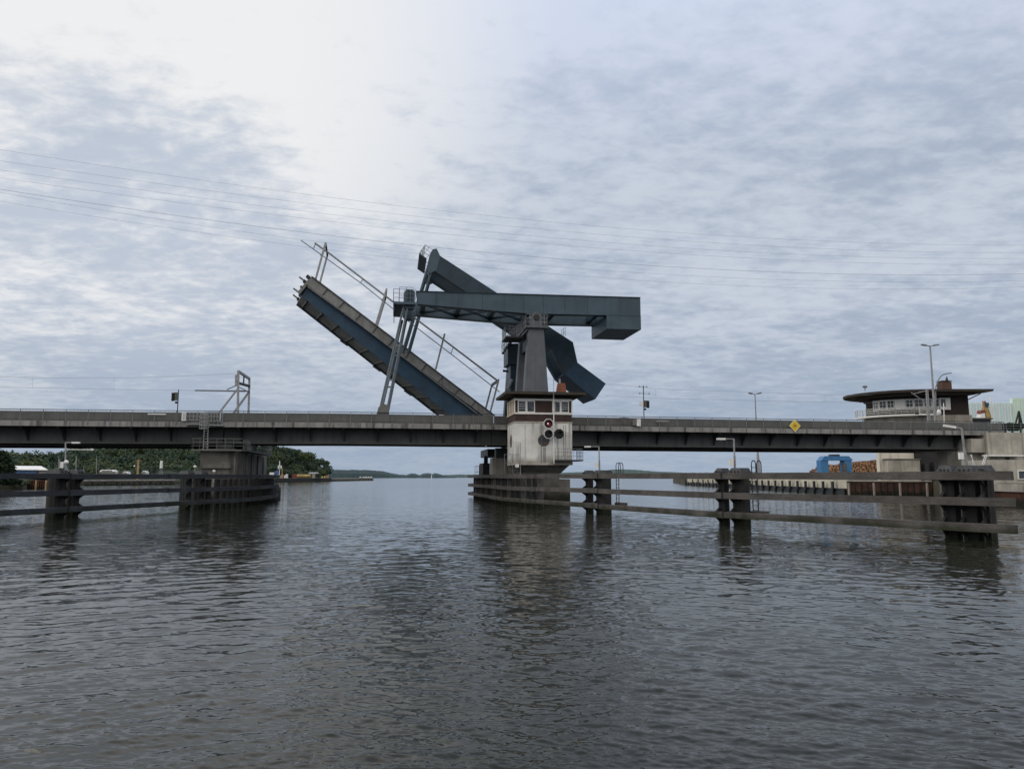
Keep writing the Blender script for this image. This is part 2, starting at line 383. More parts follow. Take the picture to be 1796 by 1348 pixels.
def make_water():
    # one polar sheet centred under the boat, finer near it
    th = np.concatenate([np.linspace(-100,-42,24,endpoint=False), np.linspace(-42,42,900), np.linspace(42,100,25)[1:]])*np.pi/180
    inv = np.linspace(1/4.6, 1/420., 780)
    r = np.concatenate([[0.6,2.0,3.4], 1/inv, [520,700,1000,1600,3000,7000,14000]])
    T, Rr = np.meshgrid(th, r); X = Rr*np.sin(T); Y = Rr*np.cos(T)
    h1 = spectrum(1024, 31.0, .0036, R(104), 10., 80, 12, 3, .015)
    h2 = spectrum(1024, 61.0, .0052, R(120), 4.8, 30, 16, 5)
    h3 = spectrum(1024, 13.0, .0021, R(92), 24.0, 120, 5, 9, .03)
    h4 = spectrum(512, 97.0, .0040, R(60), 1.0, 6, 3, 12)
    fd = lambda r0, r1: np.clip((r1-Rr)/(r1-r0), 0, 1)
    left = 1/(1+np.exp((X+.05*Y)/3.0))
    z = (sample(h1,31.0,X,Y)*(.3+.75*left)+sample(h1,31.0,-X+11,Y+5)*(.3+.75*(1-left)))*fd(16,42)+sample(h2,61.0,X,Y)*(.35+.9*left)*fd(26,62)+sample(h2,61.0,-X+17,Y+9)*(.35+.7*(1-left))*fd(26,62)+sample(h3,13.0,X*math.cos(.2)-Y*math.sin(.2),X*math.sin(.2)+Y*math.cos(.2))*fd(12,30)+sample(h4,97.0,X,Y)*fd(35,100)
    # broken water trailing ahead of the boat, calmer slicks elsewhere
    pat = sample(spectrum(256, 190.0, 1.0, R(90), .05, .5, 0, 21),190.0,X,Y*.6)
    wake = np.exp(-((X-.5)/ (1.2+.10*Y))**2)*np.exp(-np.clip(Y-4,0,None)/34)
    amp = (1+.22*pat)*(1+.55*wake)
    z = z*amp
    z = z+5.0*(z*z-np.mean(z*z))*fd(20,60)
    nr, nt = X.shape
    co = np.stack([X,Y,z],-1).reshape(-1,3)
    idx = np.arange(nr*nt).reshape(nr,nt)
    q = np.stack([idx[:-1,:-1],idx[:-1,1:],idx[1:,1:],idx[1:,:-1]],-1).reshape(-1,4)[:, ::-1]
    me = bpy.data.meshes.new('water')
    me.vertices.add(len(co)); me.vertices.foreach_set('co', co.astype(np.float32).ravel())
    me.loops.add(q.size); me.loops.foreach_set('vertex_index', q.astype(np.int32).ravel())
    me.polygons.add(len(q)); me.polygons.foreach_set('loop_start', (np.arange(len(q))*4).astype(np.int32))
    me.polygons.foreach_set('use_smooth', np.ones(len(q), bool))
    me.update(calc_edges=True)
    m = bpy.data.materials.new('river_water'); m.use_nodes = True
    t = NT(m.node_tree); b = t.n['Principled BSDF']
    b.inputs['Base Color'].default_value = (.016,.018,.013,1); b.inputs['IOR'].default_value = 1.33
    pos = t.new('ShaderNodeNewGeometry').outputs['Position']
    ln = t.new('ShaderNodeVectorMath'); ln.operation = 'LENGTH'; t.link(pos, ln.inputs[0]); dist = ln.outputs['Value']
    t.link(t.ramp(dist, 20, 250, .035, .10, False), b.inputs['Roughness'])
    mp = t.new('ShaderNodeMapping'); t.link(pos, mp.inputs[0]); mp.inputs['Rotation'].default_value = (0,0,R(14)); mp.inputs['Scale'].default_value = (.55,1,1)
    n1 = t.noise(mp.outputs[0], 5.5, 5, .6, .4); n2 = t.noise(mp.outputs[0], 1.1, 4, .6, .3)
    hh = t.math('ADD', t.math('MULTIPLY', n1, .35), t.math('MULTIPLY', n2, t.ramp(dist, 14, 60, .1, 1.5)))
    bp = t.new('ShaderNodeBump'); bp.inputs['Distance'].default_value = .06
    t.link(t.ramp(dist, 10, 45, .18, .35, False), bp.inputs['Strength'])
    wv = None
    for sc, ww in ((1.7, .45), (4.6, .55)):
        nn = t.new('ShaderNodeTexNoise'); nn.inputs['Scale'].default_value = sc; nn.inputs['Detail'].default_value = 3; nn.inputs['Roughness'].default_value = .6
        t.link(mp.outputs[0], nn.inputs['Vector'])
        a = t.new('ShaderNodeVectorMath'); a.operation = 'SUBTRACT'; t.link(nn.outputs['Color'], a.inputs[0]); a.inputs[1].default_value = (.5,.5,.5)
        a2 = t.vmul(a.outputs[0], (ww*.5, ww*.9, 0))
        if wv is None: wv = a2
        else:
            b3 = t.new('ShaderNodeVectorMath'); b3.operation = 'ADD'; t.link(wv, b3.inputs[0]); t.link(a2, b3.inputs[1]); wv = b3.outputs[0]
    sc_ = t.new('ShaderNodeVectorMath'); sc_.operation = 'SCALE'; t.link(wv, sc_.inputs[0])
    t.link(t.math('MULTIPLY', t.ramp(dist, 9, 40, .10, .72, False), t.ramp(dist, 90, 320, 1.0, .35, False)), sc_.inputs['Scale'])
    ad = t.new('ShaderNodeVectorMath'); ad.operation = 'ADD'; t.link(t.new('ShaderNodeNewGeometry').outputs['Normal'], ad.inputs[0]); t.link(sc_.outputs[0], ad.inputs[1])
    nm = t.new('ShaderNodeVectorMath'); nm.operation = 'NORMALIZE'; t.link(ad.outputs[0], nm.inputs[0]); t.link(nm.outputs[0], bp.inputs['Normal'])
    t.link(hh, bp.inputs['Height']); t.link(bp.outputs[0], b.inputs['Normal'])
    me.materials.append(m)
    o = bpy.data.objects.new('water', me); col.objects.link(o); o['kind'] = 'structure'
make_water()
# ---------------------------------------------------------------- road and railway spans
def dz(s): return float(np.interp(s, [-75,-62,-41,-20,8,40,75], [0,0,.03,.16,.085,0,0]))
ZB, ZC, ZP, ZR, ZG = 8.49, 9.07, 10.13, 10.31, 6.69
def strip(mb, s0, s1, t0, t1, z0, z1, step=6.0):
    n = max(1, int(abs(s1-s0)/step)); ss = np.linspace(s0, s1, n+1)
    for a, b in zip(ss[:-1], ss[1:]):
        da, db = dz(a), dz(b)
        mb.hexa([B(a,t0,z0+da),B(b,t0,z0+db),B(b,t1,z0+db),B(a,t1,z0+da),B(a,t0,z1+da),B(b,t0,z1+db),B(b,t1,z1+db),B(a,t1,z1+da)])
    return mb
def road_span(name, label, s0, s1, cat='bridge span'):
    th = thing(name, label, cat, B((s0+s1)/2, 4.7, 0), BR)
    eb = strip(MB(), s0, s1, 0, .55, ZB, ZC).build('edge_beam', M['edge'], th)
    strip(MB(), s0, s1, .34, .40, ZC+.003, ZP).build('parapet_panel', M['panel'], th)
    m = MB()
    strip(m, s0, s1, .56, 9.3, ZC-.55, ZC-.12); m.build('deck_slab', M['deck'], th)
    strip(MB(), s0, s1, 9.31, 9.8, ZB, ZC+.9).build('edge_beam', M['edge'], th)
    for tt in (2.3, 7.6):
        m = MB(); strip(m, s0, s1, tt, tt+.05, ZG+.1, ZC-.56)
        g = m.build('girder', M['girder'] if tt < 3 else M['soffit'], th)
        strip(MB(), s0, s1, tt-.28, tt+.32, ZG, ZG+.097).build('flange', M['girder'], g)
    n = int((s1-s0)/3.62)
    for i in range(n):
        s = s0+(s1-s0)*(i+.5)/n; q = dz(s)
        m = MB()
        pr = [(.2,ZB-.01),(2.297,ZB-.01),(2.297,ZG+.30),(2.15,ZG+.30),(1.75,ZG+.72),(1.1,ZB-.42),(.2,ZB-.2)]
        m.prism(pr, s-.06, s+.06, P=lambda t_, s_, z_: B(s_, t_, z_+q))
        m.build('bracket', M['bracket'], th)
        if i % 2 == 0:
            MB().box(s-.16, s+.16, 2.36, 7.59, ZG+.9, ZG+1.1, P=B).build('cross_beam', M['soffit'], th)
    m = MB(); ss = np.linspace(s0, s1, max(2,int((s1-s0)/6)+1))
    for a, b in zip(ss[:-1], ss[1:]):
        m.bar(B(a,.06,ZR+dz(a)), B(b,.06,ZR+dz(b)), .07, .06)
        m.bar(B(a,.06,ZC+.14+dz(a)), B(b,.06,ZC+.14+dz(b)), .035, .035)
    m.build('handrail', M['darksteel'], th)
    n = int((s1-s0)/2.24)
    m2 = MB()
    for i in range(n+1):
        s = s0+.05+(s1-s0-.1)*i/n; q = dz(s)
        m = MB(); m.box(s-.035, s+.035, -.045, .025, ZB+.12+q, ZR-.03+q, P=B); m.build('post', M['thin'], th)
        if i < n:
            for k in range(1, 16):
                x = s+2.24*k/16; m2.box(x-.009, x+.009, .05, .07, ZC+.16+dz(x), ZR-.03+dz(x), P=B)
    m2.build('baluster', M['panel'], th)
    return th
SL0, SL1 = ub(385,750,0)[0], ub(866,750,0)[0]
road_span('bridge_span', 'long fixed grey road span running out of the picture on the left', -74, SL0-.06)
leafn = road_span('bascule_leaf', 'closed level road leaf between the left pier and the white control tower', SL0+.06, SL1-.04, 'bascule leaf')
road_span('bridge_span', 'long fixed grey road span right of the control tower, carrying the yellow diamond sign', SL1+.04, ub(1762,765,0)[0])
def rail_span(label, s0, s1):
    th = thing('railway_span', label, 'railway bridge', B((s0+s1)/2, 14.5, 0), BR)
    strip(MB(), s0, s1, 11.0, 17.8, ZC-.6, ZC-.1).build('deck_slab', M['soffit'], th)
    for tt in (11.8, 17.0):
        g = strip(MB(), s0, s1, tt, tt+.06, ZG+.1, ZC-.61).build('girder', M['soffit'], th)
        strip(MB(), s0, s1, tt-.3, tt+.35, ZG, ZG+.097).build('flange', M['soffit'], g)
    n = int((s1-s0)/4)
    for i in range(n):
        s = s0+(s1-s0)*(i+.5)/n
        MB().box(s-.15, s+.15, 11.9, 17.0, ZG+.5, ZG+1.1, P=B).build('cross_beam', M['soffit'], th)
rail_span('dark underside of the railway span behind the left road span', -74, SL0-.4)
rail_span('dark underside of the railway span behind the right road span', SL1+3.4, 68)

# ---------------------------------------------------------------- balance beams
def pl(pts, t_): return [ub(x, y, t_) for x, y in pts]
T0, TW = .35, 7.3
bb = thing('balance_beam', 'level blue-grey balance beam with box counterweight, nearer of the two above the bridge', 'balance beam', B(4.2, 4, 0), BR)
prof = pl([(730,510.8),(1123,522),(1124,578),(1064.5,578),(1064.5,552.6),(923,549.3),(733,533)], T0)
sTL, sTR = prof[0][0], prof[1][0]
armf = [prof[0], prof[1], (prof[1][0], prof[4][1]+.02), prof[4], prof[5], prof[6]]
MB(B).prism(armf, T0, T0+1.05).build('girder', M['beam'], bb)
MB(B).prism(armf, T0+TW-1.05, T0+TW).build('girder', M['beam'], bb)
cwz0 = prof[2][1]; cwz1 = prof[4][1]; cs0 = prof[3][0]; cs1 = prof[1][0]
cw = MB(B).box(cs0, cs1+.012, T0-.012, T0+TW+.012, cwz0, cwz1).build('counterweight', M['beam'], bb)
MB(B).box(cs0+.3, cs1-.02, T0+1.06, T0+TW-1.06, cwz1+.01, prof[1][1]-.05).build('counterweight', M['beam'], bb)
for tt in (T0-.012,):
    m = MB(B)
    for k in range(1, 9):
        s = sTL+(cs0-sTL)*k/9+.2*math.sin(k*5); zl_ = float(np.interp(s, [prof[6][0], prof[5][0], prof[4][0]], [prof[6][1], prof[5][1], prof[4][1]])); zh_ = float(np.interp(s, [prof[0][0], prof[1][0]], [prof[0][1], prof[1][1]]))
        m.box(s-.025, s+.025, tt, tt+.01, zl_+.02, zh_-.02)
    m.box(sTL+.1, cs0, tt-.03, tt+.01, 0, 0.001) if False else None
    m.build('weld_seam', M['darkblue'], bb)
m = MB(); m.bar(B(prof[0][0],T0-.06,prof[0][1]+.02), B(prof[1][0],T0-.06,prof[1][1]+.02), .14, .06); m.build('top_flange', M['darkblue'], bb)
MB(B).box(cs0+.02, cs1, T0-.03, T0-.0125, cwz1-.02, cwz1+.04).build('weld_seam', M['darkblue'], bb)
# plate floor and cross bracing between the two girders
zb = lambda s: float(np.interp(s, [prof[6][0], prof[5][0], prof[4][0]], [prof[6][1], prof[5][1], prof[4][1]]))
sB = ub(735,533,T0)[0]; sP = ub(940,549,T0)[0]
nodes = [sB+.6+(sP-sB-1.2)*i/3 for i in range(4)]
for i, s in enumerate(nodes):
    MB(B).box(s-.3, s+.3, T0+1.06, T0+TW-1.06, zb(s)+.35, zb(s)+1.0).build('cross_beam', M['darkblue'], bb)
    if i < 3:
        s2 = nodes[i+1]; m = MB(); md = (s+s2)/2
        m.bar(B(s,T0+1.05,zb(s)+.3), B(s2,T0+TW-1.05,zb(s2)+.3), .22, .25)
        m.bar(B(s2,T0+1.05,zb(s2)+.3), B(s,T0+TW-1.05,zb(s)+.3), .22, .25)
        m.build('cross_bracing', M['darkblue'], bb)
for s in (sP+2.6, cs0-.8):
    MB(B).box(s-.28, s+.28, T0+1.06, T0+TW-1.06, cwz1+.25, cwz1+.9).build('cross_beam', M['darkblue'], bb)
# trunnion heads, platform and railing at the tip
z0 = ub(712,531,T0)[1]; a0, a1 = ub(690,531,T0)[0], ub(729,531,T0)[0]
MB(B).box(a0, a1, T0-.5, T0-.12, z0-.28, z0+.02).build('walkway', M['beam'], bb)
m = MB(B); m.box(a0, a0+1.15, T0-.1, T0+TW+.4, z0-.12, z0-.02); m.build('walkway', M['darkblue'], bb)
m = MB(B)
h = ub(709,563,T0+TW)[1]
m.box(a0+.05, a0+.13, T0+.2, T0+TW, h-.3, z0-.13); m.build('end_plate', M['beam'], bb)
for tt in (T0-.06, T0+TW-1.05):
    m = MB(B); e0, e1 = ub(708,520,T0)[0], ub(727.5,520,T0)[0]; zt = ub(715,508,T0)[1]; zq = ub(715,541,T0)[1]
    m.prism([(e0,zq+.5),(e0+.25,zq),(e1-.1,zq),(e1+.02,zq+.3),(e1+.02,zt-.15),(e1-.35,zt),(e0+.3,zt),(e0,zt-.4)], tt, tt+1.1)
    hd = m.build('trunnion_housing', M['beam'], bb)
    MB(B).box(e0+.5, e1-.3, tt-.06, tt, zq+.1, zt-.1).build('cover', M['darkblue'], hd)
m = MB(); zt = ub(700,510,T0)[1]
m.rail([B(a1,T0-.45,z0), B(a0,T0-.45,z0), B(a0,T0+TW+.3,z0), B(a1,T0+TW+.3,z0)], h=1.55, step=.75, bars=3, r=.03)
m.build('railing', M['thin'], bb)
m = MB(); m.rail([B(a0+.7,T0+1.5,z0+.2), B(a1-.3,T0+1.5,z0+.2)], h=2.1, step=.8, bars=2, r=.03)
m.build('railing', M['thin'], bb)
# hangers to the closed leaf
hp0 = ub(711,540,T0+.1); hp1 = ub(673,716,T0+.1)
for tt in (T0+.1, T0+TW-.1):
    for off in (-.42, .42):
        o2 = .25*off/.42
        MB().tube(B(hp0[0]+o2, tt, hp0[1]), B(hp1[0]+off, tt, hp1[1]), .125, n=8).build('hanger_rod', M['rod'], bb)
    for k in (.38, .72):
        s = hp0[0]+(hp1[0]-hp0[0])*k; z = hp0[1]+(hp1[1]-hp0[1])*k
        MB(B).box(s-.45, s+.45, tt-.08, tt+.08, z-.1, z+.1).build('spacer', M['thin'], bb)
    MB(B).prism([(hp1[0]-1.05,ZC+dz(-20)),(hp1[0]+.75,ZC+dz(-20)),(hp1[0]+.55,hp1[1]+.35),(hp1[0]-.1,hp1[1]+.55),(hp1[0]-.6,hp1[1]+.1)], tt-.32, tt+.28).build('hanger_foot', M['panel'], leafn)

# raised beam over the railway
T1 = 11.0; TR = 6.6
rb = thing('balance_beam', 'tilted dark blue balance beam with cranked counterweight, behind the level one', 'balance beam', B(4.2, 14, 0), BR)
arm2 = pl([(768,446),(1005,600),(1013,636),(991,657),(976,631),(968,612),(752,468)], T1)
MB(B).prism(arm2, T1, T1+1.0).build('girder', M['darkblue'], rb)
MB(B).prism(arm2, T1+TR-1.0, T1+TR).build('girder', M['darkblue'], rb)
# closed underside plate between the girders
c0, c1 = arm2[6], arm2[5]
m = MB(); m.hexa([B(c0[0],T1+1.003,c0[1]+.06),B(c1[0],T1+1.003,c1[1]+.06),B(c1[0],T1+TR-1.003,c1[1]+.06),B(c0[0],T1+TR-1.003,c0[1]+.06),
        B(c0[0]+.05,T1+1.003,c0[1]+.16),B(c1[0]+.05,T1+1.003,c1[1]+.16),B(c1[0]+.05,T1+TR-1.003,c1[1]+.16),B(c0[0]+.05,T1+TR-1.003,c0[1]+.16)])
m.build('underside_plate', M['beam'], rb)
m = MB(B)
for k in (.12,.25,.38,.52,.66,.8):
    a_ = (arm2[0][0]+(arm2[1][0]-arm2[0][0])*k, arm2[0][1]+(arm2[1][1]-arm2[0][1])*k); b_ = (a_[0]-.56*1.5, a_[1]-.83*1.5)
    m.bar(B(a_[0]-.03,T1-.004,a_[1]-.05), B(b_[0],T1-.004,b_[1]), .02, .05)
m.build('weld_seam', M['black'], rb)
cwp = pl([(1012,635),(1062.5,672.5),(1044,700),(990.5,656)], T1)
MB(B).prism(cwp, T1-.015, T1+TR+.015).build('counterweight', M['leafblue'], rb)
tp = ub(763,443,T1); dirx = Vector((arm2[1][0]-arm2[0][0], arm2[1][1]-arm2[0][1])).normalized()
for tt in (T1-.05, T1+TR-1.1):
    m = MB(B); pc = (arm2[0][0]-.1, (arm2[0][1]+arm2[6][1])/2)
    L = [pl([(p,q)], T1)[0] for p,q in [(753,449),(759,437),(766,436),(772,449),(766,474),(752,480),(748,470)]]
    m.prism(L, tt, tt+1.15); m.build('trunnion_housing', M['beam'], rb)
wk = pl([(735,445),(748,454),(748,456.5),(735,447.5)], T1)
MB(B).prism(wk, T1-.35, T1+TR+.3).build('walkway', M['darkblue'], rb)
ca, sa_ = math.cos(R(34)), math.sin(R(34)); hh = 1.45
def up_(p, h): return (p[0]+h*sa_, p[1]+h*ca)
m = MB(); e0, e1 = wk[0], wk[1]
cor = [(e1,T1-.3),(e0,T1-.3),(e0,T1+TR+.25),(e1,T1+TR+.25)]
for (p,ta),(q,tb_) in zip(cor[:-1],cor[1:]):
    n = max(2, round((abs(tb_-ta)+abs(p[0]-q[0]))/.75))
    for i in range(n+1):
        k = i/n; r = (p[0]+(q[0]-p[0])*k, p[1]+(q[1]-p[1])*k); tt = ta+(tb_-ta)*k; r2 = up_(r,hh); m.tube(B(r[0],tt,r[1]),B(r2[0],tt,r2[1]),.03,n=5)
    for h in (.5,1.0,1.45):
        r, r2 = up_(p,h), up_(q,h); m.tube(B(r[0],ta,r[1]),B(r2[0],tb_,r2[1]),.03,n=5)
m.build('railing', M['thin'], rb)
e = ub(992,587,T1)
m = MB(); m.rail([B(e[0],T1+.2,e[1]-.1), B(e[0],T1+2.4,e[1]-.1)], h=1.2, step=1.1, bars=2, r=.03); m.build('railing', M['thin'], rb)
h0 = ub(754,470,T1+.2); h1 = ub(711,618,T1+.2)
for tt in (T1+.2, T1+TR-.2):
    for off in (-.36,.36):
        MB().tube(B(h0[0]+off*.9,tt,h0[1]), B(h1[0]+off,tt,h1[1]), .17, n=8).build('hanger_rod', M['beam'], rb)

# ---------------------------------------------------------------- raised railway leaf
TL = 11.2; LW = 6.2
rl = thing('bascule_leaf', 'raised railway leaf with blue girders, tilted up to the left of the tower', 'bascule leaf', B(-13, 14, 0), BR)
fa = pl([(546,484),(868,728.5),(850,730),(539,503)], TL)
fasc = MB(B).prism(fa, TL, TL+.25).build('fascia', M['leafgrey'], rl)
u = Vector((fa[1][0]-fa[0][0], 0, fa[1][1]-fa[0][1])); Ln = u.length; u.normalize(); nrm = Vector((u.z,0,-u.x))
if nrm.z > 0: nrm = -nrm
tip = Vector((fa[0][0],0,fa[0][1]))
def LP(a, t_, b):               # along the leaf from its tip, across it, down below its deck
    p = tip+u*a+nrm*b; return B(p.x, t_, p.z)
for i in range(1, 11):
    a = Ln*i/11.2
    MB().box(a-.05,a+.05, TL-.09, TL-.003, .1, 1.15, P=lambda x,y,z: LP(x,y,z)).build('fascia_rib', M['bracket'], fasc)
MB().box(.15, Ln, TL-.12, TL+.32, -.06, .10, P=LP).build('edge_rail', M['bracket'], rl)
MB().box(.15, Ln, TL-.08, TL+.30, 1.16, 1.28, P=LP).build('edge_rail', M['leafgrey'], rl)
gt = TL+.7
bl = pl([(541,500),(852,732),(790,728),(529,519)], gt)
MB(B).prism(bl, gt, gt+.3).build('girder', M['leafblue'], rl)
MB(B).prism(bl, gt+4.6, gt+4.9).build('girder', M['leafblue'], rl)
MB().box(.25, Ln-.2, TL+.26, TL+LW, .3, .55, P=LP).build('deck_plate', M['leafgrey'], rl)
# underside plating that drops towards the far side
e0, e1 = pl([(529,519.6),(797,728.5)], gt+.31); f0, f1 = pl([(521,532),(770,727)], TL+LW-.3)
m = MB(); g = .12
m.hexa([B(e0[0],gt+.31,e0[1]),B(e1[0],gt+.31,e1[1]),B(f1[0],TL+LW-.3,f1[1]),B(f0[0],TL+LW-.3,f0[1]),
        B(e0[0],gt+.31,e0[1]+g),B(e1[0],gt+.31,e1[1]+g),B(f1[0],TL+LW-.3,f1[1]+g),B(f0[0],TL+LW-.3,f0[1]+g)])
und = m.build('underside_plate', M['leafgrey'], rl)
for i in range(10):
    k = (i+.35)/10
    p = (e0[0]+(e1[0]-e0[0])*k, gt+.3, e0[1]+(e1[1]-e0[1])*k); r_ = (f0[0]+(f1[0]-f0[0])*k, TL+LW-.32, f0[1]+(f1[1]-f0[1])*k)
    MB().bar(B(p[0],p[1],p[2]-.08), B(r_[0],r_[1],r_[2]-.08), .16, .22).build('rib', M['bracket'], und)
m = MB(); m.bar(B(f0[0],TL+LW-.2,f0[1]-.05), B(f1[0],TL+LW-.2,f1[1]-.05), .3, .42); m.build('far_girder', M['darksteel'], rl)
for k in (.33,.56,.78):
    p = Vector(B(f0[0]+(f1[0]-f0[0])*k, TL+LW-.2, f0[1]+(f1[1]-f0[1])*k-.3))
    MB().bar(p-Vector((.5,0,-.35)), p+Vector((.5,0,-.35)), .35, .35).build('lug', M['darksteel'], rl)
# ragged free end: locking gear and buffers
m = MB(); m.box(-.12, .28, TL+.3, TL+LW-.3, .5, 2.75, P=LP); endp = m.build('end_frame', M['leafgrey'], rl)
for k, (b0, b1, tt) in enumerate([(.1,.5,TL+.1),(.75,1.15,TL+1.0),(1.5,1.8,TL+2.2),(2.2,2.7,TL+3.4),(2.75,3.15,TL+4.6)]):
    MB().box(-.55-.12*(k%3), -.1, tt, tt+.9, b0, b1, P=LP).build('lock_block', M['darksteel'], endp)
for k,(b0,tt) in enumerate([(1.0,TL+.5),(2.5,TL+2.0),(3.0,TL+4.0)]):
    MB().tube(LP(-.5,tt,b0), LP(-1.25,tt,b0), .12).build('buffer', M['thin'], endp)
# overhead conductor frames standing on the leaf
def gant(pa, pb, back=True, w=.24):
    tf, tb = TL+.15, TL+LW-.6
    f0_, f1_ = ub(pa[0],pa[1],tf), ub(pb[0],pb[1],tf)
    m = MB(); m.bar(B(f0_[0],tf,f0_[1]), B(f1_[0],tf,f1_[1]), w); p = m.build('catenary_frame', M['steel'], rl)
    if back:
        MB().bar(B(f0_[0]-.2,tb,f0_[1]), B(f1_[0]-.2,tb,f1_[1]), w).build('post', M['steel'], p)
        MB().bar(B(f1_[0],tf+.14,f1_[1]-.05), B(f1_[0]-.2,tb-.14,f1_[1]-.05), .2, .35).build('cross_beam', M['bracket'], p)
    return f1_
gant((553,492),(571,426)); gant((659,570),(678,507)); gant((764,648),(780,585), False); gant((860,722),(874.5,666))
tm = TL+2.6
def run(name, pts, r, mt):
    m = MB(); q = [B(*((ub(x,y,tm)[0], tm, ub(x,y,tm)[1]))) for x,y in pts]
    for a,b in zip(q[:-1],q[1:]): m.tube(a,b,r,n=6)
    return m.build(name, mt, rl)
run('conductor_rail', [(552,426),(580,446),(678,520.5),(780,597),(872,667)], .13, M['steel'])
run('contact_wire', [(528,421.5),(634,497),(725,570),(800,627.5),(876,687)], .065, M['thin'])
for a,b in [((554,427),(549,437)),((637,489.5),(632,496)),((795,608.5),(791,620))]:
    run('dropper', [a,b], .06, M['thin'])
for x,y in [(571,440),(678,519)]:
    run('insulator', [(x-9,y+8),(x,y-2)], .07, M['darksteel'])

# ---------------------------------------------------------------- pylons
def pylon(label, ta, tb, m1, pxs, top_rail):
    th = thing('pylon', label, 'pylon', B(3.6,(ta+tb)/2,0), BR)
    for tt in (ta, tb-1.5):
        (bl_, br_, zb_), (tl_, tr_, zt_) = pxs
        MB(B).taper((bl_-.75, br_+.75, tt-.1, tt+1.6), 4.6, (tl_, tr_, tt+.1, tt+1.4), zt_).build('leg', m1, th)
        for e in (bl_-.02, br_-.1):
            pass
    zt_ = pxs[1][2]; s0, s1 = pxs[1][0], pxs[1][1]
    MB(B).box(s0+.2, s1-.2, ta+1.42, tb-1.42, zt_-2.2, zt_-.9).build('cross_beam', M['darkblue'], th)
    return th
b0 = ub(920,684,.4); b1 = ub(961.3,684,.4); t0_ = ub(927.6,575,.4); t1_ = ub(953.6,575,.4)
zlo = b0[1]
k = (zlo-4.6)/(t0_[1]-zlo)
pg = ((b0[0]-(t0_[0]-b0[0])*k+.75, b1[0]+(b1[0]-t1_[0])*k-.75, 4.6), (t0_[0], t1_[0], t0_[1]))
py1 = pylon('grey tapered twin-leg pylon standing behind the control tower roof', .3, 8.1, M['pylon'], pg, True)
zt = t0_[1]
MB(B).box(t0_[0]-.4, t1_[0]+.5, 0, 8.2, zt+.005, zt+.22).build('platform', M['pylon'], py1)
m = MB(); m.rail([B(t0_[0]-.35,8.1,zt+.22),B(t0_[0]-.35,.05,zt+.22),B(t1_[0]+.45,.05,zt+.22),B(t1_[0]+.45,8.1,zt+.22)], h=1.45, step=.45, bars=3, r=.025); m.build('railing', M['steel'], py1)
for tt in (.15, 6.75):
    mm = MB(B); mm.prism([(sP-.75,zt+.225),(sP+.75,zt+.225),(sP+.6,zt+1.5),(sP+.25,zt+2.0),(sP-.25,zt+2.0),(sP-.6,zt+1.5)], tt-.12, tt+.18); bx = mm.build('bearing', M['pylon'], py1)
    MB().tube(B(sP,tt-.25,zt+1.3), B(sP,tt+.2,zt+1.3), .38, n=14).build('pin', M['darksteel'], bx)
# lower gallery, steps and curved balcony
g0 = ub(906,590,2.2); zg = g0[1]
MB(B).box(g0[0]-1.4, g0[0]+.9, 1.9, 5.4, zg-.2, zg).build('platform', M['darksteel'], py1)
m = MB(); m.rail([B(g0[0]+.8,1.95,zg),B(g0[0]-1.35,1.95,zg),B(g0[0]-1.35,5.3,zg)], h=1.3, step=.4, bars=3, r=.025); m.build('railing', M['thin'], py1)
m = MB(); m.bar(B(g0[0]+.6,1.7,zg+.05), B(t0_[0]+.1,.15,zt+.1), .12, .25); m.bar(B(g0[0]+.6,2.2,zg+.05), B(t0_[0]+.1,.65,zt+.1), .12, .25)
m.bar(B(g0[0]+.6,1.7,zg+1.1), B(t0_[0]+.1,.15,zt+1.3), .06); m.build('stair', M['pylon'], py1)
py2 = pylon('dark blue pylon of the railway leaf half hidden behind the grey one', 11.0, 17.6, M['darkblue'], pg, False)
# machine cabin and curved balcony on the railway pylon
cb0 = ub(889,604,11.5); cb1 = ub(905,640,11.5)
MB(B).box(cb0[0], cb1[0]+.3, 10.6, 14.5, cb1[1], cb0[1]).build('machine_cabin', M['darkblue'], py2)
MB(B).box(cb0[0]+.4, cb1[0]+.3, 10.9, 14.0, 9.2, cb1[1]-.004).build('drive_shaft', M['darkblue'], py2)
f = ub(905,610,10.4); n = 9
arc = []
for i in range(n+1):
    k = i/n; s, z = ub(881+26*k, 617-29*k+6*math.sin(k*math.pi)*-.6, 10.4)
    arc.append((s,z))
m = MB(); mr = MB(); mr2 = MB()
for (s,z),(s2,z2) in zip(arc[:-1],arc[1:]):
    m.box(s, s2+.01, 10.0, 11.0, z-.22, z)
    m2 = None
    mr.tube(B(s,10.0,z), B(s,10.0,z+1.25), .03, n=5); mr2.tube(B(s,11.0,z), B(s,11.0,z+1.25), .03, n=5)
    for hh in (.65,1.25): mr.tube(B(s,10.0,z+hh), B(s2,10.0,z2+hh), .028, n=5); mr2.tube(B(s,11.0,z+hh), B(s2,11.0,z2+hh), .028, n=5)
m.P = B
mm = MB(B)
for (s,z),(s2,z2) in zip(arc[:-1],arc[1:]): mm.box(s, s2+.01, 10.0, 11.0, z-.25, z)
mm.build('stair', M['darksteel'], py2); mr.build('railing', M['thin'], py2); mr2.build('railing', M['thin'], py2)
x0 = ub(882,650,10.6); x1 = ub(892,651,10.6)
MB().tube(B(x0[0],10.6,x0[1]), B(x1[0],10.6,x1[1]), .16).build('pipe', M['darksteel'], py2)
x0 = ub(896,678,9.6); x1 = ub(900,664,9.6)
MB().tube(B(x0[0]-.3,10.4,x0[1]-.3), B(x1[0],10.4,x1[1]), .22).build('buffer', M['thin'], py2)
